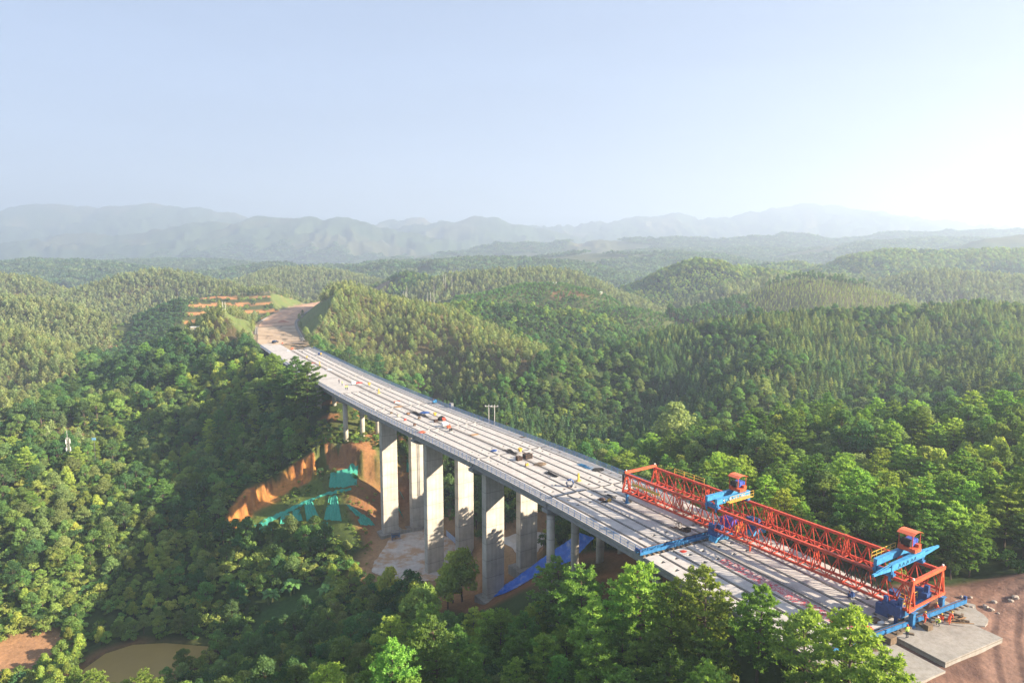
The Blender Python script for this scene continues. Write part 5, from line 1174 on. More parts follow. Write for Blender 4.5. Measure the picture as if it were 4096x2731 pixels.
a, b = Vector(G(*K7(640, 575), -43.4)), Vector(G(*K7(910, 525), -43.4)); m = MB(); m.bar(a+Vector((0, 0, .4)), b+Vector((0, 0, .4)), .5, 1.4); tag(m.build('retaining_wall', 'slab'), 'low concrete retaining wall behind the worn pad', 'wall')
def mast():
    x, y, zt = P(*KL(405, 30), 262); g = float(ground_at(np.array([x]), np.array([y]))[0]); H = zt-g; t = thing('antenna_mast', (x, y, g), .3, 'white lattice antenna mast rising from the trees of the left ridge', 'mast'); m = MB(); r = .75; hb = H*.80
    cs = [(r*math.cos(k*2.094), r*math.sin(k*2.094)) for k in range(3)]
    for cx, cyy in cs: m.bar((cx, cyy, -1), (cx*.8, cyy*.8, hb), .09)
    n = 16
    for i in range(n):
        z0, z1 = hb*i/n, hb*(i+1)/n
        for k in range(3): a, b = cs[k], cs[(k+1) % 3]; m.bar((a[0]*.9, a[1]*.9, z0), (b[0]*.9, b[1]*.9, z1), .03); m.bar((a[0]*.9, a[1]*.9, z1), (b[0]*.9, b[1]*.9, z1), .04)
    m.build('lattice', 'polegrey' if 'polegrey' in M else M.setdefault('polegrey', paint('pole_concrete', (.50, .48, .45), .8, .1, 3)), t); m = MB(); m.tube([(0, 0, hb-1), (0, 0, H)], .05, 6); m.build('spike', 'white', t)
    for k in range(3):
        for z in (hb-1.4, hb-4.6): c = cs[k]; q = MB(); q.box((c[0]*1.15, c[1]*1.15, z), (.22, .14, 1.7), rz=k*2.094); q.build('antenna_panel', 'white', t)
mast()
def pole(u, v, Y, label, arm=True, h=None):
    x, y, zt = P(u, v, Y); g = float(ground_at(np.array([x]), np.array([y]))[0]); h = max(7.0, zt-g) if h is None else h; t = thing('utility_pole', (x, y, zt-h), .15, label, 'utility pole', 'pale concrete utility poles'); m = MB(); r = .15 if Y < 300 else .15
    m.tube([(0, 0, -.6), (0, 0, h)], [r*1.25, r*.8], 8); m.build('post', M.setdefault('polegrey', paint('pole_concrete', (.50, .48, .45), .8, .1, 3)), t)
    if arm:
        m = MB(); m.bar((-1.3, 0, h-.6), (1.3, 0, h-.6), .14 if Y < 300 else .2); m.build('crossarm', 'polegrey', t)
        for q in (-1.1, 0, 1.1): m = MB(); m.tube([(q, 0, h-.55), (q, 0, h-.2)], .07, 6); m.build('insulator', 'white', t)
pole(*KM(1183, 262), 222, 'left one of two poles behind the right deck railing'); pole(*KM(1219, 264), 222, 'right one of two poles behind the right deck railing')
for a, b, Y, lab in ((1720, 596, 450, 'left pole of the pair on the eucalyptus hill'), (1752, 596, 450, 'right pole of the pair on the eucalyptus hill'), (1358, 338, 640, 'left pole of three behind the eucalyptus hilltop'), (1376, 336, 642, 'middle pole of three behind the eucalyptus hilltop'), (1384, 290, 720, 'tallest standing pole of three behind the eucalyptus hilltop'), (1555, 345, 620, 'left pole of the pair at the orchard foot'), (1578, 343, 620, 'right pole of the pair at the orchard foot'), (1606, 410, 540, 'single pole standing in the pale field'), (1606, 246, 760, 'single pole on the orchard skyline'), (1684, 195, 820, 'left pole of the pair on the far orchard crest'), (1700, 194, 820, 'right pole of the pair on the far orchard crest'), (1753, 198, 815, 'single pole right of the far crest pair'), (1767, 158, 1000, 'left one of the farthest two poles'), (1779, 156, 1000, 'right one of the farthest two poles')): pole(*KC(a, b), Y, lab, Y < 500)
c3 = px(0, 1000, .595)
pole(*c3(1495, 348), 430, 'left pole of the pair on the spur left of the road', False); pole(*c3(1512, 348), 430, 'right pole of the pair on the spur left of the road', False)
def banana(u, v, Y, label, seed, s):
    x, y, _ = P(u, v, Y); g = float(ground_at(np.array([x]), np.array([y]))[0]); rng = random.Random(seed); t = thing('banana_plant', (x, y, g), 0, label, 'banana plant', 'banana plants in the clearing'); t.scale = (s,)*3; m = MB(); lf = MB()
    for k in range(3):
        bx, by = rng.uniform(-.7, .7), rng.uniform(-.7, .7); hh = rng.uniform(1.0, 1.7); m.tube([(bx, by, -.4), (bx+.05, by, hh)], [.17, .09], 8)
        for i in range(9):
            a = i*2.4+rng.uniform(-.3, .3)+k; Lf = rng.uniform(1.9, 2.6); el = rng.uniform(.5, 1.15); prev = None; cen = []
            for j in range(8):
                f = j/7; r = Lf*f*math.cos(el)*(1+.15*f); zz = hh+Lf*(f*math.sin(el)-.62*f*f*f); cen.append(Vector((bx+r*math.cos(a), by+r*math.sin(a), zz)))
            sd_ = Vector((-math.sin(a), math.cos(a), 0))
            for j in range(7):
                w0, w1 = .46*math.sin(math.pi*min(1, .10+.9*j/7))**.7, .46*math.sin(math.pi*min(1, .10+.9*(j+1)/7))**.7
                for q in (-1, 1): lf.quad(cen[j], cen[j]+sd_*q*w0+Vector((0, 0, -.10)), cen[j+1]+sd_*q*w1+Vector((0, 0, -.10)), cen[j+1])
    m.build('stem', M.setdefault('bananastem', paint('banana_stem', (.16, .19, .07), .7, .3, 4)), t); lf.build('leaves', M.setdefault('bananaleaf', paint('banana_leaf', (.10, .22, .05), .5, .25, 2)), t, fix=False)
for i, (u, v, s, lab) in enumerate([(*KL(1655, 1090), 1.5, 'pale tipped banana plant, leftmost in the clearing'), (*KL(1790, 1080), 1.7, 'tallest banana plant, second from left in the clearing'), (*KL(1990, 1130), 1.5, 'banana plant standing apart on the right of the clearing'), (*KL(2075, 790), 1.2, 'single banana plant below the earth slope')]): banana(u, v, (187, 188, 184, 200)[i], lab, 11+i, s)
def roofhouse(u, v, Y, w, label, roofm='white'):
    x, y, z = P(u, v, Y); g = float(ground_at(np.array([x]), np.array([y]))[0]); z = max(g, z-3) if abs(g-z) < 25 else g; t = thing('farm_building', (x, y, z), .1, label, 'building', 'pale farm buildings in the distance'); m = MB(); m.box((0, 0, .9), (w, w*.45, 1.8)); m.build('wall', 'cream', t); m = MB()
    m.hexa([(-w*.53, -w*.27, 1.8), (w*.53, -w*.27, 1.8), (w*.53, w*.27, 1.8), (-w*.53, w*.27, 1.8), (-w*.53, -.2, 1.8+w*.12), (w*.53, -.2, 1.8+w*.12), (w*.53, .2, 1.8+w*.12), (-w*.53, .2, 1.8+w*.12)]); m.build('roof', roofm, t)
for u, v, Y, w, lab, rm in [(*KC(2045, 284), 700, 6, 'long white roofed shed on the orchard hill', 'white'), (*KC(1742, 258), 690, 3.4, 'small white roofed shed left on the orchard hill', 'white'), (2216, 1126, 645, 4.5, 'white roofed shed on the orchard summit', 'white'), (2403, 1164, 625, 3, 'tiny white shed on the right orchard flank', 'white'), (*KC(1598, 84), 2150, 26, 'cream farm building on a far low hill', 'cream'), (*KC(1672, 98), 2000, 22, 'pink farm building right of the cream one', 'roof'), (*KC(1425, 133), 1700, 24, 'red roofed building in the far valley gap', 'red'), (*KC(620, 62), 2350, 30, 'pale greenish building group at the mountain foot', 'white'), (*KC(1470, 55), 2250, 20, 'white building at the far mountain foot', 'white'), (2037, 1030, 2300, 22, 'white building on the plain right of the gap', 'white'), (606, 1062, 2300, 26, 'orange walled building on the left plain', 'roof')]: roofhouse(u, v, Y, w, lab, rm)
x, y, z = P(375, 1755, 268); m = MB(); m.box((0, 0, 0), (1.6, .1, .9)); s_ = thing('sign_board', (x, y, float(ground_at(np.array([x]), np.array([y]))[0])), 0, 'small pale blue sign board above the trees of the left ridge', 'sign'); o = m.build('board', M.setdefault('signblue', paint('sign_blue', (.22, .50, .72), .5, .1, 2)), s_); o.location = (0, 0, z-s_.location.z); m = MB(); m.bar((0, .1, -.5), (0, .1, z-s_.location.z), .1); m.build('post', 'grey', s_)
x, y, z = P(*c3(1318, 645), 420); m = MB(); m.box((0, 0, 1.2), (4.5, 3, 2.4)); w_ = thing('hut', (x, y, float(ground_at(np.array([x]), np.array([y]))[0])+4), .2, 'flat pale roofed hut in the trees left of the road', 'hut'); m.build('wall', 'cream', w_); m = MB(); m.box((0, 0, 2.5), (5.2, 3.6, .2)); m.build('roof', 'white', w_)
# ------------------------------------------------------------------ trees: shapes
def leaf_quads(rng, C, Nn, size, asp=0.6, droop=0.0, jit=0.55):
    n = len(C); nn = Nn+rng.normal(0, jit, (n, 3)); nn /= np.linalg.norm(nn, axis=1)[:, None]+1e-9
    t = rng.normal(0, 1, (n, 3)); t[:, 2] -= droop; t -= (t*nn).sum(1)[:, None]*nn; t /= np.linalg.norm(t, axis=1)[:, None]+1e-9
    b = np.cross(nn, t); s = (size*rng.uniform(.65, 1.35, n))[:, None]
    a = t*s*.5; b = b*s*asp*.5
    V = np.stack([C-a, C+b*1.0-a*.1, C+a, C-b*1.0-a*.1], 1).reshape(-1, 3)
    return V, np.arange(n*4).reshape(-1, 4)
def sph(rng, n, zmin=-1.0):
    d = rng.normal(0, 1, (n*2+20, 3)); d /= np.linalg.norm(d, axis=1)[:, None]; d = d[d[:, 2] > zmin]
    while len(d) < n: d = np.r_[d, d]
    return d[:n]
def stems(paths, seg=6):                          # list of (points, radii) -> arrays
    m = MB()
    for p, r in paths: m.tube(p, r, seg, cap=False)
    f = np.array([q for q in m.f if len(q) == 4]); return np.array(m.v, float), f
TREE = {}
def finish_tree(kind, V, F, tint, wood, bark):
    wv, wf = stems(wood, 5 if len(wood) > 12 else 6)
    idx = len(TREE.setdefault(kind, []))
    crown = np_mesh('crown', V, F, [M['leaf']], tint); trunk = np_mesh('trunk', wv, wf, [M[bark]], None, True)
    # one-mesh form for the mass of the forest
    both = np_mesh(kind, np.r_[V, wv], np.r_[F, wf+len(V)], [M['leaf'], M[bark]], np.r_[tint, np.tile((.1, .08, .06), (len(wf), 1))], False, np.r_[np.zeros(len(F)), np.ones(len(wf))])
    TREE[kind].append(dict(crown=crown, trunk=trunk, both=both, h=float(V[:, 2].max())))
def shades(rng, base, n, amt=.22):
    k = rng.uniform(1-amt, 1+amt, n)[:, None]; return np.clip(np.array(base)*k, 0, 1)
def broadleaf(kind, seed, H, R, nl, per, leaf, base, hi, tall=1.0, bark='bark', low=.28):
    rng = np.random.default_rng(seed); V = []; T = []; lobes = []
    lobes.append((np.array((0, 0, H*.78)), R*.55))
    for i in range(nl):
        a = 2.399*i+rng.uniform(-.5, .5); q = rng.uniform(.0, 1)**.6; zz = H*(low+(.93-low)*rng.uniform(0, 1))
        prof = math.sin(math.pi*min(1, max(.08, (zz/H-low+.12)/(1.02-low))))**.6
        rr = R*prof*(.35+.5*q)
        lobes.append((np.array((math.cos(a)*rr, math.sin(a)*rr, zz)), R*rng.uniform(.20, .40)*(1.1-.25*abs(zz/H-.6))))
    wood = [([(0, 0, -1.0), (rng.normal(0, .1), rng.normal(0, .1), H*.3), (rng.normal(0, .2), rng.normal(0, .2), H*.62), (0, 0, H*.85)], [H*.022, H*.017, H*.010, .02])]
    for k, (c, r) in enumerate(lobes):
        d = sph(rng, per, -.55); sq = np.array((1, 1, .72*tall)); rad = r*(1-.45*rng.uniform(0, 1, per)**2.2)
        bump = 1+.22*np.sin(d[:, :1]*5+k)*np.cos(d[:, 1:2]*4-k*2)
        C = c+d*rad[:, None]*sq*bump; nn = d*.8+np.array((0, 0, .35))
        v, _ = leaf_quads(rng, C, nn, leaf, .62, .25); V.append(v)
        mixk = rng.uniform(0, 1)*.75+.25*rng.uniform(0, 1, per); t = np.array(base)*(1-mixk[:, None])+np.array(hi)*mixk[:, None]
        T.append(t*rng.uniform(.78, 1.2, per)[:, None])
        if k and k < 9: wood.append(([(0, 0, max(.5, c[2]*.55)), tuple(c*np.array((.55, .55, .82))), tuple(c*np.array((.9, .9, .97)))], [H*.009, H*.006, .02]))
    V = np.concatenate(V); finish_tree(kind, V, np.arange(len(V)).reshape(-1, 4), np.concatenate(T), wood, bark)
def pine(kind, seed, H, R, nb, tuft, base, hi, per=9, low=.32, leaf=.5):
    rng = np.random.default_rng(seed); V = []; T = []; lean = rng.normal(0, .035, 2)*H
    def ax(z): return np.array((lean[0]*(z/H)**2, lean[1]*(z/H)**2, z))
    wood = [([tuple(ax(H*q)) if q >= 0 else (0, 0, -1.0) for q in (-.1, .0, .25, .5, .75, .97)], [H*.018, H*.016, H*.013, H*.009, H*.005, .015])]
    bar_ = rng.uniform(0, 6.28)
    for i in range(nb):
        f = (i+rng.uniform(-.3, .3))/nb; z = H*(low+(.97-low)*f); a = 2.399*i+rng.uniform(-.4, .4)
        prof = (1-((f-.28)/.74)**2 if f > .28 else .62+.38*f/.28); ln = R*max(.10, prof)*rng.uniform(.62, 1.12)*(1+.18*math.cos(a-bar_))
        p0 = ax(z); dirv = np.array((math.cos(a), math.sin(a), 0)); rise = rng.uniform(-.05, .28)+.35*f
        pe = p0+dirv*ln+np.array((0, 0, ln*rise)); pm = (p0+pe)/2+np.array((0, 0, -.05*ln))
        wood.append(([tuple(p0), tuple(pm), tuple(pe)], [H*.0055*(1.2-f), H*.0035*(1.2-f), .012]))
        k = max(3, int(tuft*ln/R)); 
        for j in range(k):
            q = rng.uniform(.32, 1.04); side = rng.normal(0, .20*ln+.12); c = p0+(pe-p0)*q+np.array((-math.sin(a), math.cos(a), 0))*side*(1.15-q*.5)+np.array((0, 0, rng.uniform(-.05, .22)*leaf*2))
            d = sph(rng, per, -.35); C = c+d*leaf*.42; nn = np.cross(d, rng.normal(0, 1, (per, 3)))
            nn = nn/np.linalg.norm(nn, axis=1)[:, None]*.6+d*.35+np.array((0, 0, .5))
            t = d; sz = leaf*rng.uniform(.75, 1.25, per)[:, None]
            nn = nn-(nn*t).sum(1)[:, None]*t; nn /= np.linalg.norm(nn, axis=1)[:, None]; b = np.cross(nn, t)
            V.append(np.stack([C-t*sz*.5, C+b*sz*.20, C+t*sz*.55, C-b*sz*.20], 1).reshape(-1, 3))
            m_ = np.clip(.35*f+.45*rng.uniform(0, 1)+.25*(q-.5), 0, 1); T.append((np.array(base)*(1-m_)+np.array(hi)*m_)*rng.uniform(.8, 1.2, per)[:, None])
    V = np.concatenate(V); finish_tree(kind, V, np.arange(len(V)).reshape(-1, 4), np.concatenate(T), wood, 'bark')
def spire(kind, seed, H, R, n, leaf, base, hi, low, power, bark, layered=0.0, trunk=.012):
    rng = np.random.default_rng(seed); f = rng.uniform(0, 1, n)**.85; lean = rng.normal(0, .03, 2)*H
    if layered: f = np.clip((np.floor(f*layered)+rng.normal(.5, .16, n))/layered, 0, 1)
    a = rng.uniform(0, 6.283, n); lob = 1+.35*np.sin(a*3+f*9+seed)+.2*np.sin(a*5-f*17)
    prof = np.sin(np.pi*np.clip(f*.86+.14, 0, 1))**.7 if power == 0 else (1-f)**power*.95+.05
    rr = R*prof*lob*(.25+.75*rng.uniform(0, 1, n)**.5); z = H*(low+(1-low)*f)+(-.12*rr if layered else 0)
    C = np.stack([rr*np.cos(a)+lean[0]*(z/H)**2, rr*np.sin(a)+lean[1]*(z/H)**2, z], 1); nn = np.stack([np.cos(a)*.7, np.sin(a)*.7, np.full(n, .55)], 1)
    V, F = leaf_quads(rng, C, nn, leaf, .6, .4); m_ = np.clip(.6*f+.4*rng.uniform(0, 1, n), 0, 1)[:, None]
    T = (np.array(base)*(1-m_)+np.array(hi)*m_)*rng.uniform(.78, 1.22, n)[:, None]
    wood = [([(0, 0, -1), (0, 0, H*.2), (lean[0]*.3, lean[1]*.3, H*.55), (lean[0], lean[1], H*.98)], [H*trunk*1.2, H*trunk, H*trunk*.7, .02])]
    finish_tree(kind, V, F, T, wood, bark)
DARK, MID, BRI, YEL = (.024, .050, .022), (.036, .072, .024), (.066, .108, .028), (.10, .130, .034)
# near kinds; the variant fixes the tone, which the labels use
TONES = {'broadleaf_tree': [], 'pine_tree': [], 'eucalyptus_tree': [], 'fir_tree': [], 'shrub': []}
BL = [(9.5, 3.6, 13, 1.0, DARK, MID, 'dark green'), (11, 3.4, 13, 1.1, MID, BRI, 'mid green'), (8.5, 3.4, 12, .9, BRI, YEL, 'bright green'), (10, 3.0, 12, 1.2, MID, BRI, 'mid green'),
      (12, 3.7, 14, 1.0, DARK, MID, 'dark green'), (7.5, 3.2, 11, .9, BRI, YEL, 'bright green'), (9, 3.9, 13, .8, (.055, .085, .03), (.085, .11, .04), 'olive green'), (8, 2.6, 10, 1.3, BRI, (.13, .15, .03), 'yellow green')]
for i, (H_, R_, nl, tl, b, h, tone) in enumerate(BL):
    broadleaf('broadleaf_tree', 100+i, H_, R_, nl+9, 125, .52, b, h, tl); TONES['broadleaf_tree'].append(tone)
for i, (H_, R_, nb, b, h, tone) in enumerate([(12.5, 3.7, 34, (.048, .094, .024), (.122, .178, .038), 'fresh green'), (11.5, 3.4, 32, (.040, .082, .023), (.098, .155, .034), 'mid green'), (13.5, 3.8, 36, (.030, .064, .021), (.062, .108, .027), 'dark green'),
      (10.5, 3.5, 30, (.060, .105, .024), (.14, .19, .038), 'yellow green'), (12, 3.2, 33, (.042, .085, .022), (.10, .155, .032), 'fresh green'), (9.5, 3.6, 28, (.040, .082, .023), (.094, .152, .034), 'mid green')]):
    pine('pine_tree', 200+i, H_, R_, int(nb*1.35), 30, b, h, 12, .20, .42); TONES['pine_tree'].append(tone)
for i, (H_, R_, b, h, tone) in enumerate([(7.6, 1.75, (.052, .070, .030), (.125, .145, .056), 'light green'), (8.4, 1.7, (.045, .062, .028), (.100, .122, .050), 'mid green'), (6.8, 1.75, (.055, .075, .028), (.135, .152, .054), 'yellowish'), (9.0, 1.9, (.048, .066, .030), (.105, .124, .052), 'mid green'), (7.2, 1.6, (.05, .08, .03), (.09, .115, .045), 'olive')]):
    spire('eucalyptus_tree', 300+i, H_, R_, 420, .62, b, h, .26, 0, 'palebark', 0, .011); TONES['eucalyptus_tree'].append(tone)
for i, (H_, R_, b, h, tone) in enumerate([(7, 1.75, (.024, .052, .026), (.046, .078, .036), 'dark'), (7.6, 1.7, (.024, .050, .022), (.042, .075, .03), 'deep green'), (6.4, 1.85, (.046, .074, .028), (.105, .128, .048), 'pale topped'), (8.2, 1.9, (.038, .066, .028), (.085, .112, .042), 'mid green')]):
    spire('fir_tree', 400+i, H_, R_, 620, .52, b, h, .10, .8, 'bark', 7, .011); TONES['fir_tree'].append(tone)
for i in range(4): broadleaf('shrub', 500+i, 2.8+.5*i, 2.1, 8, 70, .42, (MID, BRI, (.06, .09, .025), DARK)[i], (BRI, YEL, (.11, .13, .035), MID)[i], .8, 'bark', .1); TONES['shrub'].append(('mid green', 'bright green', 'olive', 'dark green')[i])
# coarser forms of the same kinds for the wooded distance
for i in range(6): broadleaf('broadleaf_mass', 600+i, 10+i % 3, 3.6, 9, 52, 1.05, BL[i][4], BL[i][5], BL[i][3])
for i in range(4): spire('eucalyptus_mass', 700+i, 10+i, 1.9, 130, 1.25, (.050, .066, .031), (.094, .112, .050), .38, 0, 'palebark', 0, .013)
for i in range(4): broadleaf('tall_pine_mass', 720+i, 13+i, 3.0, 8, 50, 1.0, (.024, .055, .022), (.045, .085, .028), .9, 'bark', .5)
for i in range(3): spire('sapling', 740+i, 2.6+.4*i, .8, 60, .55, (.06, .085, .03), (.10, .12, .045), .05, .8, 'bark')
for i in range(3): broadleaf('citrus_bush', 760+i, 2.9, 1.6, 5, 46, .6, (.03, .07, .022), (.05, .095, .03), .8, 'bark', .15)
def clump(seed, tone):                            # a patch of far canopy: several crowns of one stand
    rng = np.random.default_rng(seed); V = []; T = []
    for i in range(7):
        c = np.array((rng.normal(0, 5), rng.normal(0, 5), rng.uniform(5, 9))); d = sph(rng, 34, -.1); r = rng.uniform(2.2, 3.6)
        C = c+d*r*np.array((1, 1, 1.1)); v, _ = leaf_quads(rng, C, d+np.array((0, 0, .4)), 2.4, .8); V.append(v)
        T.append(np.array(tone)*rng.uniform(.7, 1.3)*rng.uniform(.8, 1.2, 34)[:, None])
    V = np.concatenate(V); finish_tree('forest_clump', V, np.arange(len(V)).reshape(-1, 4), np.concatenate(T), [([(0, 0, -2), (0, 0, 3)], [.3, .2])], 'bark')
for i, t in enumerate(((.035, .062, .026), (.03, .055, .024), (.05, .075, .032), (.045, .065, .03))): clump(800+i, t)

# ------------------------------------------------------------------ trees: where they stand
def jgrid(x0, x1, y0, y1, st, seed):
    rng = np.random.default_rng(seed); gx, gy = np.meshgrid(np.arange(x0, x1, st), np.arange(y0, y1, st)); gx = gx+((np.arange(gx.shape[0]) % 2)*st/2)[:, None]
    x = (gx+rng.uniform(-.36, .36, gx.shape)*st).ravel(); y = (gy+rng.uniform(-.36, .36, gx.shape)*st).ravel(); return x, y
def frame(x, y, m=.06):
    return (np.abs(x) < (.75+m)*y+14)
TP = []                                            # kind, x, y, z, variant, scale, rot
def add(kind, x, y, z, var, sc, rng): TP.append([kind, x, y, z, var, sc, rng.uniform(0, 6.283, len(x))])
def free(x, y, z, hgt):
    ok = np.ones(len(x), bool); d, par = dpoly(x, y, [tuple(q) for q in ROADC]); f1 = fbm(x/9, y/9, 51, 4)*.5+.5
    ok &= ~(d < 15.5)
    ok &= ~((d < 40) & (par > 4) & (z < (d-13)*1.0+.6) & (z > (d-15.2)*.88-1.6) & (z > .5))
    db, pb = dpoly(x, y, AXIS); sb = pb*10-70
    nr = y < 320
    rs = (x > np.interp(y, [q[1] for q in AXIS], [q[0] for q in AXIS])) & (z < -14); ok &= ~(nr & (db < np.where(rs, 10.5, 17.5)) & (sb > -78) & (sb < 178)); ok &= ~((db < 15.0) & (z+hgt > -1.5))
    ok &= ~(nr & (db < 24) & (sb > 30) & (sb < 125) & (x < 60) & ((x-(-20))*0 == 0) & inpoly(x, y, [BR(30, -26)[:2], BR(128, -26)[:2], BR(128, 10)[:2], BR(30, 10)[:2]]))
    for poly, mg in ((POND, 2.0), (PAD_A, 2.5), (PAD_B, 2.5), (YARD, 1.5)):
        dd, _ = dpoly(x, y, poly, True); ok &= ~(nr & (inpoly(x, y, poly) | (dd < mg)))
    dc, pc = dpoly(x, y, CLIFF); ax = np.array(CLIFF); i = np.clip(pc.astype(int), 0, len(CLIFF)-2)
    sdist = np.sign((ax[i+1, 0]-ax[i, 0])*(y-ax[i, 1])-(ax[i+1, 1]-ax[i, 1])*(x-ax[i, 0]))*dc
    ok &= ~(nr & (pc > .02) & (pc < len(CLIFF)-1.02) & (sdist > -17) & (sdist < 4.5))
    bn = P(1180, 2440, 183); ok &= ~(np.hypot(x-bn[0]+2, y-bn[1]) < 9)
    lb = P(60, 2640, 168); ok &= ~(np.hypot(x-lb[0]-2, y-lb[1]) < 9)
    return ok
def plant():
    rng = np.random.default_rng(99)
    # --- near ground: pines on the front and right banks, broadleaf on the left hillside and the valley
    x, y = jgrid(-330, 330, 58, 470, 4.6, 1); k = frame(x, y, .10); x, y = x[k], y[k]
    z, kid, dr, pr = height(x, y, True); K = np.array(KINDS)[stands(kid, x, y, z)]
    pineprob = np.where((x > -24+.0*y) & (y < 135), .9, 0)*1.0
    pineprob = np.maximum(pineprob, np.where((x > 20) & (y < 235), .62, 0)); pineprob = np.maximum(pineprob, np.where((x < -60) & (y < 150), .12, 0))
    pineprob = np.maximum(pineprob, np.where((np.hypot(x+100, y-308) < 20), .7, 0)); pineprob = np.maximum(pineprob, np.where((x < -70) & (y > 200), .08, 0))
    isn = (K == 'near') | (K == 'base') | ((K == 'broad') & (y < 470))
    u = rng.uniform(0, 1, len(x)); isp = u < pineprob; sc = rng.uniform(.6, 1.2, len(x))
    gap = fbm(x/16, y/16, 71, 3) > -.38
    ok = free(x, y, z, 11) & isn
    spacing = rng.uniform(0, 1, len(x))
    p = ok & isp & (spacing < .62); v = rng.integers(0, 6, p.sum()); add('pine_tree', x[p], y[p], z[p], v, sc[p]*np.where(y[p] < 135, 1.0, .95), rng)
    b = ok & ~isp & gap & (spacing < .80)
    patch = fbm(x/38, y/38, 72, 3); pv = np.clip(((patch+.5)*8+rng.normal(0, 1.6, len(x))-np.where((K == 'base') & (y > 240), 3.5, 0)), 0, 7.99).astype(int); order = np.array([0, 4, 1, 3, 6, 5, 2, 7])  # valley trees drawn from darker variants: valley shade put into leaf colour
    near_s = np.where(y < 200, .66, np.where(y < 300, .82, .95)); near_s = np.where((x > 20) & (y > 130), .95, near_s)
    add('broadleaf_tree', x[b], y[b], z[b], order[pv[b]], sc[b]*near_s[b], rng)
    sh = free(x, y, z, 3) & isn & ~p & ~b; add('shrub', x[sh], y[sh], z[sh], rng.integers(0, 4, sh.sum()), rng.uniform(.7, 1.3, sh.sum()), rng)
    x2, y2 = jgrid(-250, 40, 95, 330, 2.9, 5); z2 = height(x2, y2); k = free(x2, y2, z2, 3) & (rng.uniform(0, 1, len(x2)) < .6)   # understorey
    add('shrub', x2[k], y2[k], z2[k], np.clip((fbm(x2/22, y2/22, 79, 3)*3+1.4+rng.normal(0, .7, len(x2))), 0, 3.99).astype(int)[k], rng.uniform(.6, 1.25, k.sum()), rng)
    x5, y5 = jgrid(-100, -30, 195, 262, 1.7, 15); z5 = height(x5, y5); dc, pc = dpoly(x5, y5, CLIFF); db, pb = dpoly(x5, y5, AXIS)      # weeds on the bench and the cut bank
    k = (~free(x5, y5, z5, 3)) & (rng.uniform(0, 1, len(x5)) < np.where(dc < 4, .16, .5)*(fbm(x5/7, y5/7, 83, 3) > -.1)) & ~inpoly(x5, y5, PAD_A) & ((db > 13) | (pb > 18.5))
    add('shrub', x5[k], y5[k], z5[k]-.3, rng.integers(0, 3, k.sum()), rng.uniform(.18, .42, k.sum()), rng)
    x6, y6 = jgrid(-104, -40, 238, 278, 2.3, 16); z6 = height(x6, y6); db, pb = dpoly(x6, y6, AXIS); dc, pc = dpoly(x6, y6, CLIFF)      # bushes on the mound round the round columns
    k = (rng.uniform(0, 1, len(x6)) < .5) & (fbm(x6/8, y6/8, 85, 3) > -.25) & (dc > 3) & (z6 < -6)
    add('shrub', x6[k], y6[k], z6[k]-.2, rng.integers(0, 4, k.sum()), rng.uniform(.35, .85, k.sum()), rng)
    # --- eucalyptus slopes
    x, y = jgrid(-900, 900, 300, 1250, 3.7, 2); k = frame(x, y); x, y = x[k], y[k]; z, kid, dr, pr = height(x, y, True); K = np.array(KINDS)[stands(kid, x, y, z)]
    r = np.hypot(x, y); e = (K == 'euc') & free(x, y, z, 10) & (rng.uniform(0, 1, len(x)) < .70)
    n1 = e & (r < 620) & ~hidden(x, y, z+10); n2 = e & (r >= 620) & ~hidden(x, y, z+13)
    s_ = np.where(y > 560, 1.1, np.where((x > -150) & (y < 560), .92, 1.0))
    add('eucalyptus_tree', x[n1], y[n1], z[n1], rng.integers(0, 5, n1.sum()), s_[n1]*rng.uniform(.75, 1.15, n1.sum()), rng)
    add('eucalyptus_mass', x[n2], y[n2], z[n2], rng.integers(0, 4, n2.sum()), rng.uniform(.8, 1.15, n2.sum()), rng)
    t = (K == 'terrace') & (rng.uniform(0, 1, len(x)) < .24) & free(x, y, z, 5) & ~hidden(x, y, z+6)
    zz = z*0.33+(fbm(x/9, y/9, 51, 4)*.5+.5)*1.1; t &= ~((np.abs((zz % 1.9)-.5) < .32) & (x > -330) & (y < 770)); ridge = t & (z > 13)
    t &= ~ridge; add('shrub', x[t], y[t], z[t], rng.integers(0, 4, t.sum()), rng.uniform(.6, 1.2, t.sum()), rng)
    rg = (K == 'terrace') & (z > 12) & (y > 672) & free(x, y, z, 8); add('eucalyptus_mass', x[rg], y[rg], z[rg], rng.integers(0, 4, rg.sum()), rng.uniform(.55, .8, rg.sum()), rng)
    # --- fir hill on the right
    f = (K == 'fir') & free(x, y, z, 9) & (r < 640) & ~hidden(x, y, z+9); x3, y3 = jgrid(-60, 420, 215, 470, 3.3, 3); k = frame(x3, y3); x3, y3 = x3[k], y3[k]; z3, kid3, _, _ = height(x3, y3, True)
    f3 = (np.array(KINDS)[stands(kid3, x3, y3, z3)] == 'fir') & free(x3, y3, z3, 9) & ~hidden(x3, y3, z3+10)
    bl = fbm(x3/30, y3/30, 74, 3) > .10; bl |= rng.uniform(0, 1, len(x3)) < .08
    a = f3 & ~bl; pale = np.clip(fbm(x3/45, y3/45, 75, 3)*.9+.35+.010*(x3-105), 0, 1); vv = np.where(rng.uniform(0, 1, len(x3)) < pale, np.where(rng.uniform(0, 1, len(x3)) < .6, 2, 3), rng.integers(0, 2, len(x3)))  # firs darker leftward, paler rightward: the hill's shaded and sunlit sides in colour
    add('fir_tree', x3[a], y3[a], z3[a], vv[a], rng.uniform(.7, 1.12, a.sum()), rng)
    c = f3 & bl & (rng.uniform(0, 1, len(x3)) < .5); add('broadleaf_tree', x3[c], y3[c], z3[c], order[rng.integers(0, 6, c.sum())], rng.uniform(.5, .85, c.sum()), rng)
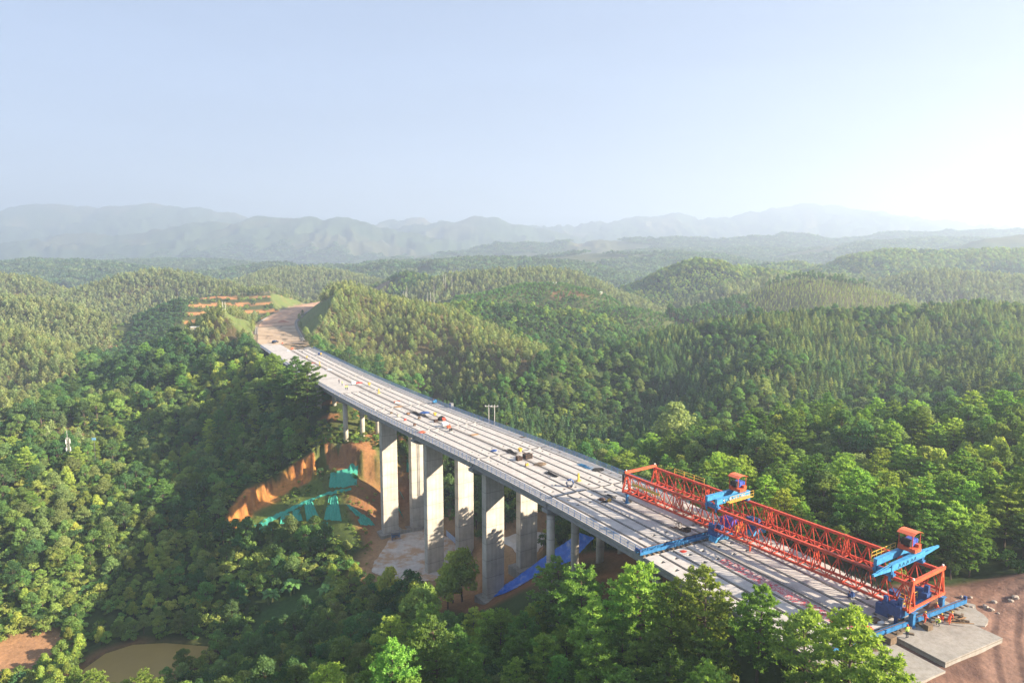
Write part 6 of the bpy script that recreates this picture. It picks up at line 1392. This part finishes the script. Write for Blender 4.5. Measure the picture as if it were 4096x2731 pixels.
    # --- broadleaf hills, pines on ridges, young stands and orchard farther off
    x, y = jgrid(-1000, 1150, 380, 1420, 4.6, 4); k = frame(x, y); x, y = x[k], y[k]; z, kid, dr, pr = height(x, y, True); K = np.array(KINDS)[stands(kid, x, y, z)]; hid = hidden(x, y, z+11)
    m = np.isin(K, ['broad', 'base', 'near']) & free(x, y, z, 10) & ~hid & ((K == 'broad') & (y > 470) | (K != 'broad') & (y > 470)); big = np.where(np.hypot(x, y) > 950, 1.15, .68)
    add('broadleaf_mass', x[m], y[m], z[m], np.array((0, 4, 1, 3, 2, 5))[np.clip(((fbm(x/60, y/60, 76, 3)+.5)*6+rng.normal(0, 1.2, len(x))+np.where(K == 'broad', 1.2, -2.6)), 0, 5.99).astype(int)][m], (big*rng.uniform(.7, 1.2, len(x)))[m], rng)  # distant valley crowns also picked darker, imitating shade to deepen the relief
    m = (K == 'pinerow') & free(x, y, z, 10) & ~hid; add('tall_pine_mass', x[m], y[m], z[m], rng.integers(0, 4, m.sum()), rng.uniform(.6, 1.0, m.sum()), rng)
    x, y = jgrid(-50, 700, 420, 760, 3.4, 6); k = frame(x, y); x, y = x[k], y[k]; z, kid, dr, pr = height(x, y, True); K = np.array(KINDS)[stands(kid, x, y, z)]; hid = hidden(x, y, z+3)
    m = (K == 'young') & ~hid; top = m & (z > 19.5) & (y > 640) & (rng.uniform(0, 1, len(x)) < .30); m &= ~top
    add('sapling', x[m], y[m], z[m], rng.integers(0, 3, m.sum()), rng.uniform(.8, 1.4, m.sum()), rng)
    add('tall_pine_mass', x[top], y[top], z[top], rng.integers(0, 4, top.sum()), rng.uniform(.45, .75, top.sum()), rng)
    m = (K == 'citrus') & ~hid & (np.abs((z/1.25) % 1-.5) < .40); add('citrus_bush', x[m], y[m], z[m], rng.integers(0, 3, m.sum()), rng.uniform(.75, 1.1, m.sum()), rng)
    # --- the wooded plain
    x, y = jgrid(-2700, 2700, 1200, 3400, 13.0, 8); k = frame(x, y); x, y = x[k], y[k]; z, kid, dr, pr = height(x, y, True); K = np.array(KINDS)[stands(kid, x, y, z)]
    m = (K != 'bare') & ((y > 1350) | np.isin(K, ['base', 'far'])) & ~hidden(x, y, z+9) & (fbm(x/330, y/200, 77, 4)*.5+.5 < .62)
    add('forest_clump', x[m], y[m], z[m], rng.integers(0, 4, m.sum()), rng.uniform(.8, 1.4, m.sum()), rng)
plant()
# the front bank's trees keep below the line where the deck, ramp and pads begin to show
LIM = np.array([(1300,2140),(1420,2160),(1480,2200),(1560,2300),(1640,2330),(1700,2370),(1850,2420),(1960,2440),(2100,2420),(2180,2350),(2250,2310),(2330,2285),(2450,2310),(2560,2282),(2700,2320),(2830,2310),(2960,2390),(3050,2370),(3160,2470),(3260,2480),(3330,2540),(3420,2470),(3480,2620),(3560,2620),(3650,2720),(3800,2820)], float)
for t in TP:
    kind, x, y, z, v, s = t[:6]
    if kind not in ('pine_tree', 'broadleaf_tree', 'shrub'): continue
    h = np.array([q['h'] for q in TREE[kind]])[v.astype(int)]; u, vt = proj(x, y, z+h*s); lim = np.interp(u, LIM[:, 0], LIM[:, 1], left=0, right=0)
    db, pb = dpoly(x, y, AXIS); front = (y < 206) & (lim > 0) & (vt < lim) & (u < 3800) & (x < np.interp(y, [60, 110, 170, 210], [46, 22, -8, -30]))
    tv = (PH/2-lim)/FPX; zt = CAMH+y*(tv*CP-SP)/(CP+tv*SP)    # height whose mark falls on the line
    ns = np.where(front, (zt-z)/h, s); keep = ns > .28*s
    t[1:] = [a[keep] for a in (x, y, z, v, np.minimum(ns, s), t[6])]
# specimen trees that stand out in the place: lone pines before the deck, the big round crowns on the right hill, trees beside the piers
def specimen(kind, u, v, Y, var, sc):
    x, yy, _ = P(u, v, Y); TP.append([kind, np.array([x]), np.array([yy]), height(np.array([x]), np.array([yy])), np.array([var]), np.array([sc]), np.array([u*.01])])
def top_at(kind, u, v, Y, var):                    # its size follows from where the top is seen
    x, yy, zt = P(u, v, Y); g = float(height(np.array([x]), np.array([yy]))[0]); specimen(kind, u, v, Y, var, max(.4, (zt-g)/TREE[kind][var]['h']))
for a in (('pine_tree', 2830, 2262, 88, 0), ('pine_tree', 3045, 2330, 83, 4), ('pine_tree', 3240, 2440, 77, 5), ('pine_tree', 3555, 2590, 66, 0), ('pine_tree', 2555, 2245, 98, 3), ('pine_tree', 2330, 2250, 110, 0),
          ('pine_tree', 2250, 2215, 122, 2), ('pine_tree', 1180, 1418, 284, 2), ('pine_tree', 1095, 1408, 300, 1), ('pine_tree', 1222, 1440, 266, 2), ('pine_tree', 1310, 2650, 97, 3), ('pine_tree', 1500, 2620, 99, 3), ('pine_tree', 3420, 2420, 71, 4),
          ('broadleaf_tree', 1690, 2330, 152, 5), ('broadleaf_tree', 1660, 2320, 155, 7), ('broadleaf_tree', 1560, 2262, 176, 7), ('broadleaf_tree', 1632, 2275, 172, 0), ('broadleaf_tree', 1810, 2200, 172, 7), ('broadleaf_tree', 1848, 2185, 171, 7), ('broadleaf_tree', 1790, 2250, 168, 7), 
          ('broadleaf_tree', 2700, 1600, 250, 6), ('broadleaf_tree', 3060, 1510, 285, 6), ('broadleaf_tree', 2960, 1690, 200, 2), ('broadleaf_tree', 3110, 1655, 195, 7), ('broadleaf_tree', 3330, 1610, 192, 7), ('broadleaf_tree', 2690, 1865, 165, 7), ('pine_tree', 2980, 1860, 160, 3)): top_at(*a)
# ------------------------------------------------------------------ trees: the largest in view one by one, the rest as woods
ORD = ['first', 'second', 'third', 'fourth', 'fifth', 'sixth', 'seventh', 'eighth', 'ninth', 'tenth', 'eleventh', 'twelfth', 'thirteenth', 'fourteenth', 'fifteenth', 'sixteenth', 'seventeenth', 'eighteenth', 'nineteenth', 'twentieth', 'twenty-first', 'twenty-second', 'twenty-third', 'twenty-fourth', 'twenty-fifth', 'twenty-sixth', 'twenty-seventh', 'twenty-eighth', 'twenty-ninth', 'thirtieth']
def allof(kind):
    q = [t for t in TP if t[0] == kind]; return [np.concatenate([t[i] for t in q]) for i in range(1, 7)]
def wood(name, kinds, data, h):
    """one object: every stand tree an instance on its point"""
    x, y, z, v, s, r = data; n = len(x)
    me = bpy.data.meshes.new(name); me.vertices.add(n); me.vertices.foreach_set('co', np.stack([x, y, z], 1).astype(np.float32).ravel())
    for nm, ty, a in (('tv', 'INT', v), ('ts', 'FLOAT', s), ('tr', 'FLOAT', r)):
        at = me.attributes.new(nm, ty, 'POINT'); at.data.foreach_set('value', np.ascontiguousarray(a, np.int32 if ty == 'INT' else np.float32))
    o = bpy.data.objects.new(name, me); COL.objects.link(o); o['kind'] = 'stuff'
    ng = bpy.data.node_groups.new(name, 'GeometryNodeTree'); ng.interface.new_socket('Geometry', in_out='INPUT', socket_type='NodeSocketGeometry'); ng.interface.new_socket('Geometry', in_out='OUTPUT', socket_type='NodeSocketGeometry')
    gi = ng.nodes.new('NodeGroupInput'); go = ng.nodes.new('NodeGroupOutput'); jn = ng.nodes.new('GeometryNodeJoinGeometry'); lk = ng.links.new
    def named(nm, ty):
        a = ng.nodes.new('GeometryNodeInputNamedAttribute'); a.data_type = ty; a.inputs[0].default_value = nm; return a.outputs[0]
    av, asx, ar = named('tv', 'INT'), named('ts', 'FLOAT'), named('tr', 'FLOAT')
    cx = ng.nodes.new('ShaderNodeCombineXYZ'); lk(ar, cx.inputs[2])
    for i, src in enumerate(kinds):
        so = bpy.data.objects.new(name+'_form', src); oi = ng.nodes.new('GeometryNodeObjectInfo'); oi.inputs[0].default_value = so; oi.inputs['As Instance'].default_value = True
        cmp_ = ng.nodes.new('FunctionNodeCompare'); cmp_.data_type = 'INT'; cmp_.operation = 'EQUAL'
        ia = [q for q in cmp_.inputs if q.type == 'INT']; lk(av, ia[0]); ia[1].default_value = i
        ip = ng.nodes.new('GeometryNodeInstanceOnPoints'); lk(gi.outputs[0], ip.inputs['Points']); lk(cmp_.outputs[0], ip.inputs['Selection']); lk(oi.outputs['Geometry'], ip.inputs['Instance'])
        lk(cx.outputs[0], ip.inputs['Rotation']); lk(asx, ip.inputs['Scale']); lk(ip.outputs[0], jn.inputs[0])
    lk(jn.outputs[0], go.inputs[0]); md = o.modifiers.new('woods', 'NODES'); md.node_group = ng; return o
def zones(kind, x, y):
    if kind == 'pine_tree':
        return np.where((x > -30) & (y < 128) & (x < 47), 0, np.where((x > 0) & (y < 150), 1, np.where(x > 0, 2, np.where(y > 200, 3, 4)))), ['below the near deck', 'behind the gantry', 'on the right hill', 'beside the far deck', 'beyond the pond']
    if kind == 'broadleaf_tree':
        return np.where((x < -20) & (y < 150), 0, np.where((x < 10) & (y < 195) & (x > -68), 1, np.where((x < 0) & (y < 215), 2, np.where((x < -40), 3, 4)))), ['right of the pond', 'near the bananas', 'on the pond hillside', 'on the left ridge', 'on the right hill']
    if kind == 'eucalyptus_tree':
        return np.where((x > -175) & (y > 300) & (x > -140), 0, np.where((x > -190) & (y > 390), 1, 2)), ['right of the road', 'left of the road', 'on the left slope']
    if kind == 'fir_tree': return np.where(x < 100, 0, 1), ['on the bridge-side slope', 'on the right hill']
    if kind == 'citrus_bush': return np.zeros(len(x), int), ['on the orchard hill']
    return np.where(x < -60, 0, np.where(x < 10, 1, 2)), ['by the left bank', 'by the piers', 'on the right bank']
SHORT = {'pine_tree': ('pine', 'pine tree', 'pines around the construction site'), 'broadleaf_tree': ('broadleaf', 'broadleaf tree', 'broadleaf trees on the hillsides'), 'eucalyptus_tree': ('eucalyptus', 'eucalyptus tree', 'slender eucalyptus on the slopes'), 'fir_tree': ('fir', 'fir tree', 'conical firs on the right hill'), 'citrus_bush': ('citrus bush', 'citrus bush', 'citrus bushes in orchard rows'), 'shrub': ('shrub', 'shrub', 'shrubs on the open ground')}
def individuals(kind, most, parts):
    x, y, z, v, s, r = allof(kind); v = v.astype(int); h = np.array([t['h'] for t in TREE[kind]])[v]*s
    u, vv = proj(x, y, z+h*.7); dist = np.hypot(np.hypot(x, y), z-CAMH); inside = (u > 10) & (u < PW-10) & (vv > 0) & (vv < PH+40) & ~hidden(x, y, z+h*.75)
    size = np.where(inside, h/dist, -1); pick = np.argsort(-size)[:most]; pick = pick[size[pick] > 0]
    zid, zn = zones(kind, x, y); short, cat, group = SHORT[kind]
    lab = {}
    for q in range(len(zn)):
        m = pick[zid[pick] == q]
        if not len(m): continue
        m = m[np.argsort(-vv[m])]; rows = max(1, math.ceil(len(m)/16)); per = math.ceil(len(m)/rows)
        for k in range(rows):
            row = m[k*per:(k+1)*per]
            for i, a in enumerate(row[np.argsort(u[row])]):
                tone = TONES[kind][v[a]] if TONES.get(kind) else 'small green'
                lab[a] = f"{tone} {short} {zn[q]}, {ORD[i]} from left in {ORD[k]} row from front"
    for a in pick:
        t = TREE[kind][v[a]]
        if parts:
            o = bpy.data.objects.new(kind, None)
            for pn in ('trunk', 'crown'):
                c = bpy.data.objects.new(pn, t[pn]); COL.objects.link(c); c.parent = o
        else: o = bpy.data.objects.new(kind, t['both'])
        COL.objects.link(o); o.location = (x[a], y[a], z[a]); o.scale = (s[a],)*3; o.rotation_euler = (0, 0, r[a]); tag(o, lab[a], cat, group)
    rest = np.ones(len(x), bool); rest[pick] = False
    return [q[rest] for q in (x, y, z, v, s, r)]
WOODS = {'pine_tree': 'pine_wood', 'broadleaf_tree': 'broadleaf_wood', 'eucalyptus_tree': 'eucalyptus_wood', 'fir_tree': 'fir_wood', 'shrub': 'undergrowth', 'citrus_bush': 'orchard_foliage'}
NIND = {'pine_tree': (300, True), 'broadleaf_tree': (300, True), 'eucalyptus_tree': (300, True), 'fir_tree': (300, False), 'shrub': (240, False), 'citrus_bush': (300, False)}
for kd, nm in WOODS.items():
    rest = individuals(kd, *NIND[kd]); wood(nm, [t['both'] for t in TREE[kd]], rest, 0)
for kd, nm in (('broadleaf_mass', 'distant_broadleaf_wood'), ('eucalyptus_mass', 'distant_eucalyptus_wood'), ('tall_pine_mass', 'distant_pine_wood'), ('sapling', 'young_plantation'), ('forest_clump', 'distant_forest')):
    wood(nm, [t['both'] for t in TREE[kd]], allof(kd), 0)
# ------------------------------------------------------------------ the hazy air
def haze():
    b = MB(); lo = LAND[3]-1.0
    b.hexa([(-6500, -2000, lo), (6500, -2000, lo), (6500, 7400, lo), (-6500, 7400, lo), (-6500, -2000, 500), (6500, -2000, 500), (6500, 7400, 500), (-6500, 7400, 500)])
    m = bpy.data.materials.new("haze"); m.use_nodes = True; nt = m.node_tree; nt.nodes.clear()
    v = N(nt, "ShaderNodeVolumePrincipled"); v.inputs['Color'].default_value = (0.54, 0.65, 0.82, 1)
    v.inputs['Density'].default_value = HAZE_DENSITY; v.inputs['Anisotropy'].default_value = 0.32
    o = N(nt, "ShaderNodeOutputMaterial"); L(nt, v.outputs[0], o.inputs['Volume']); M['haze'] = m
    tag(b.build('haze', 'haze'), kind='stuff')
haze()
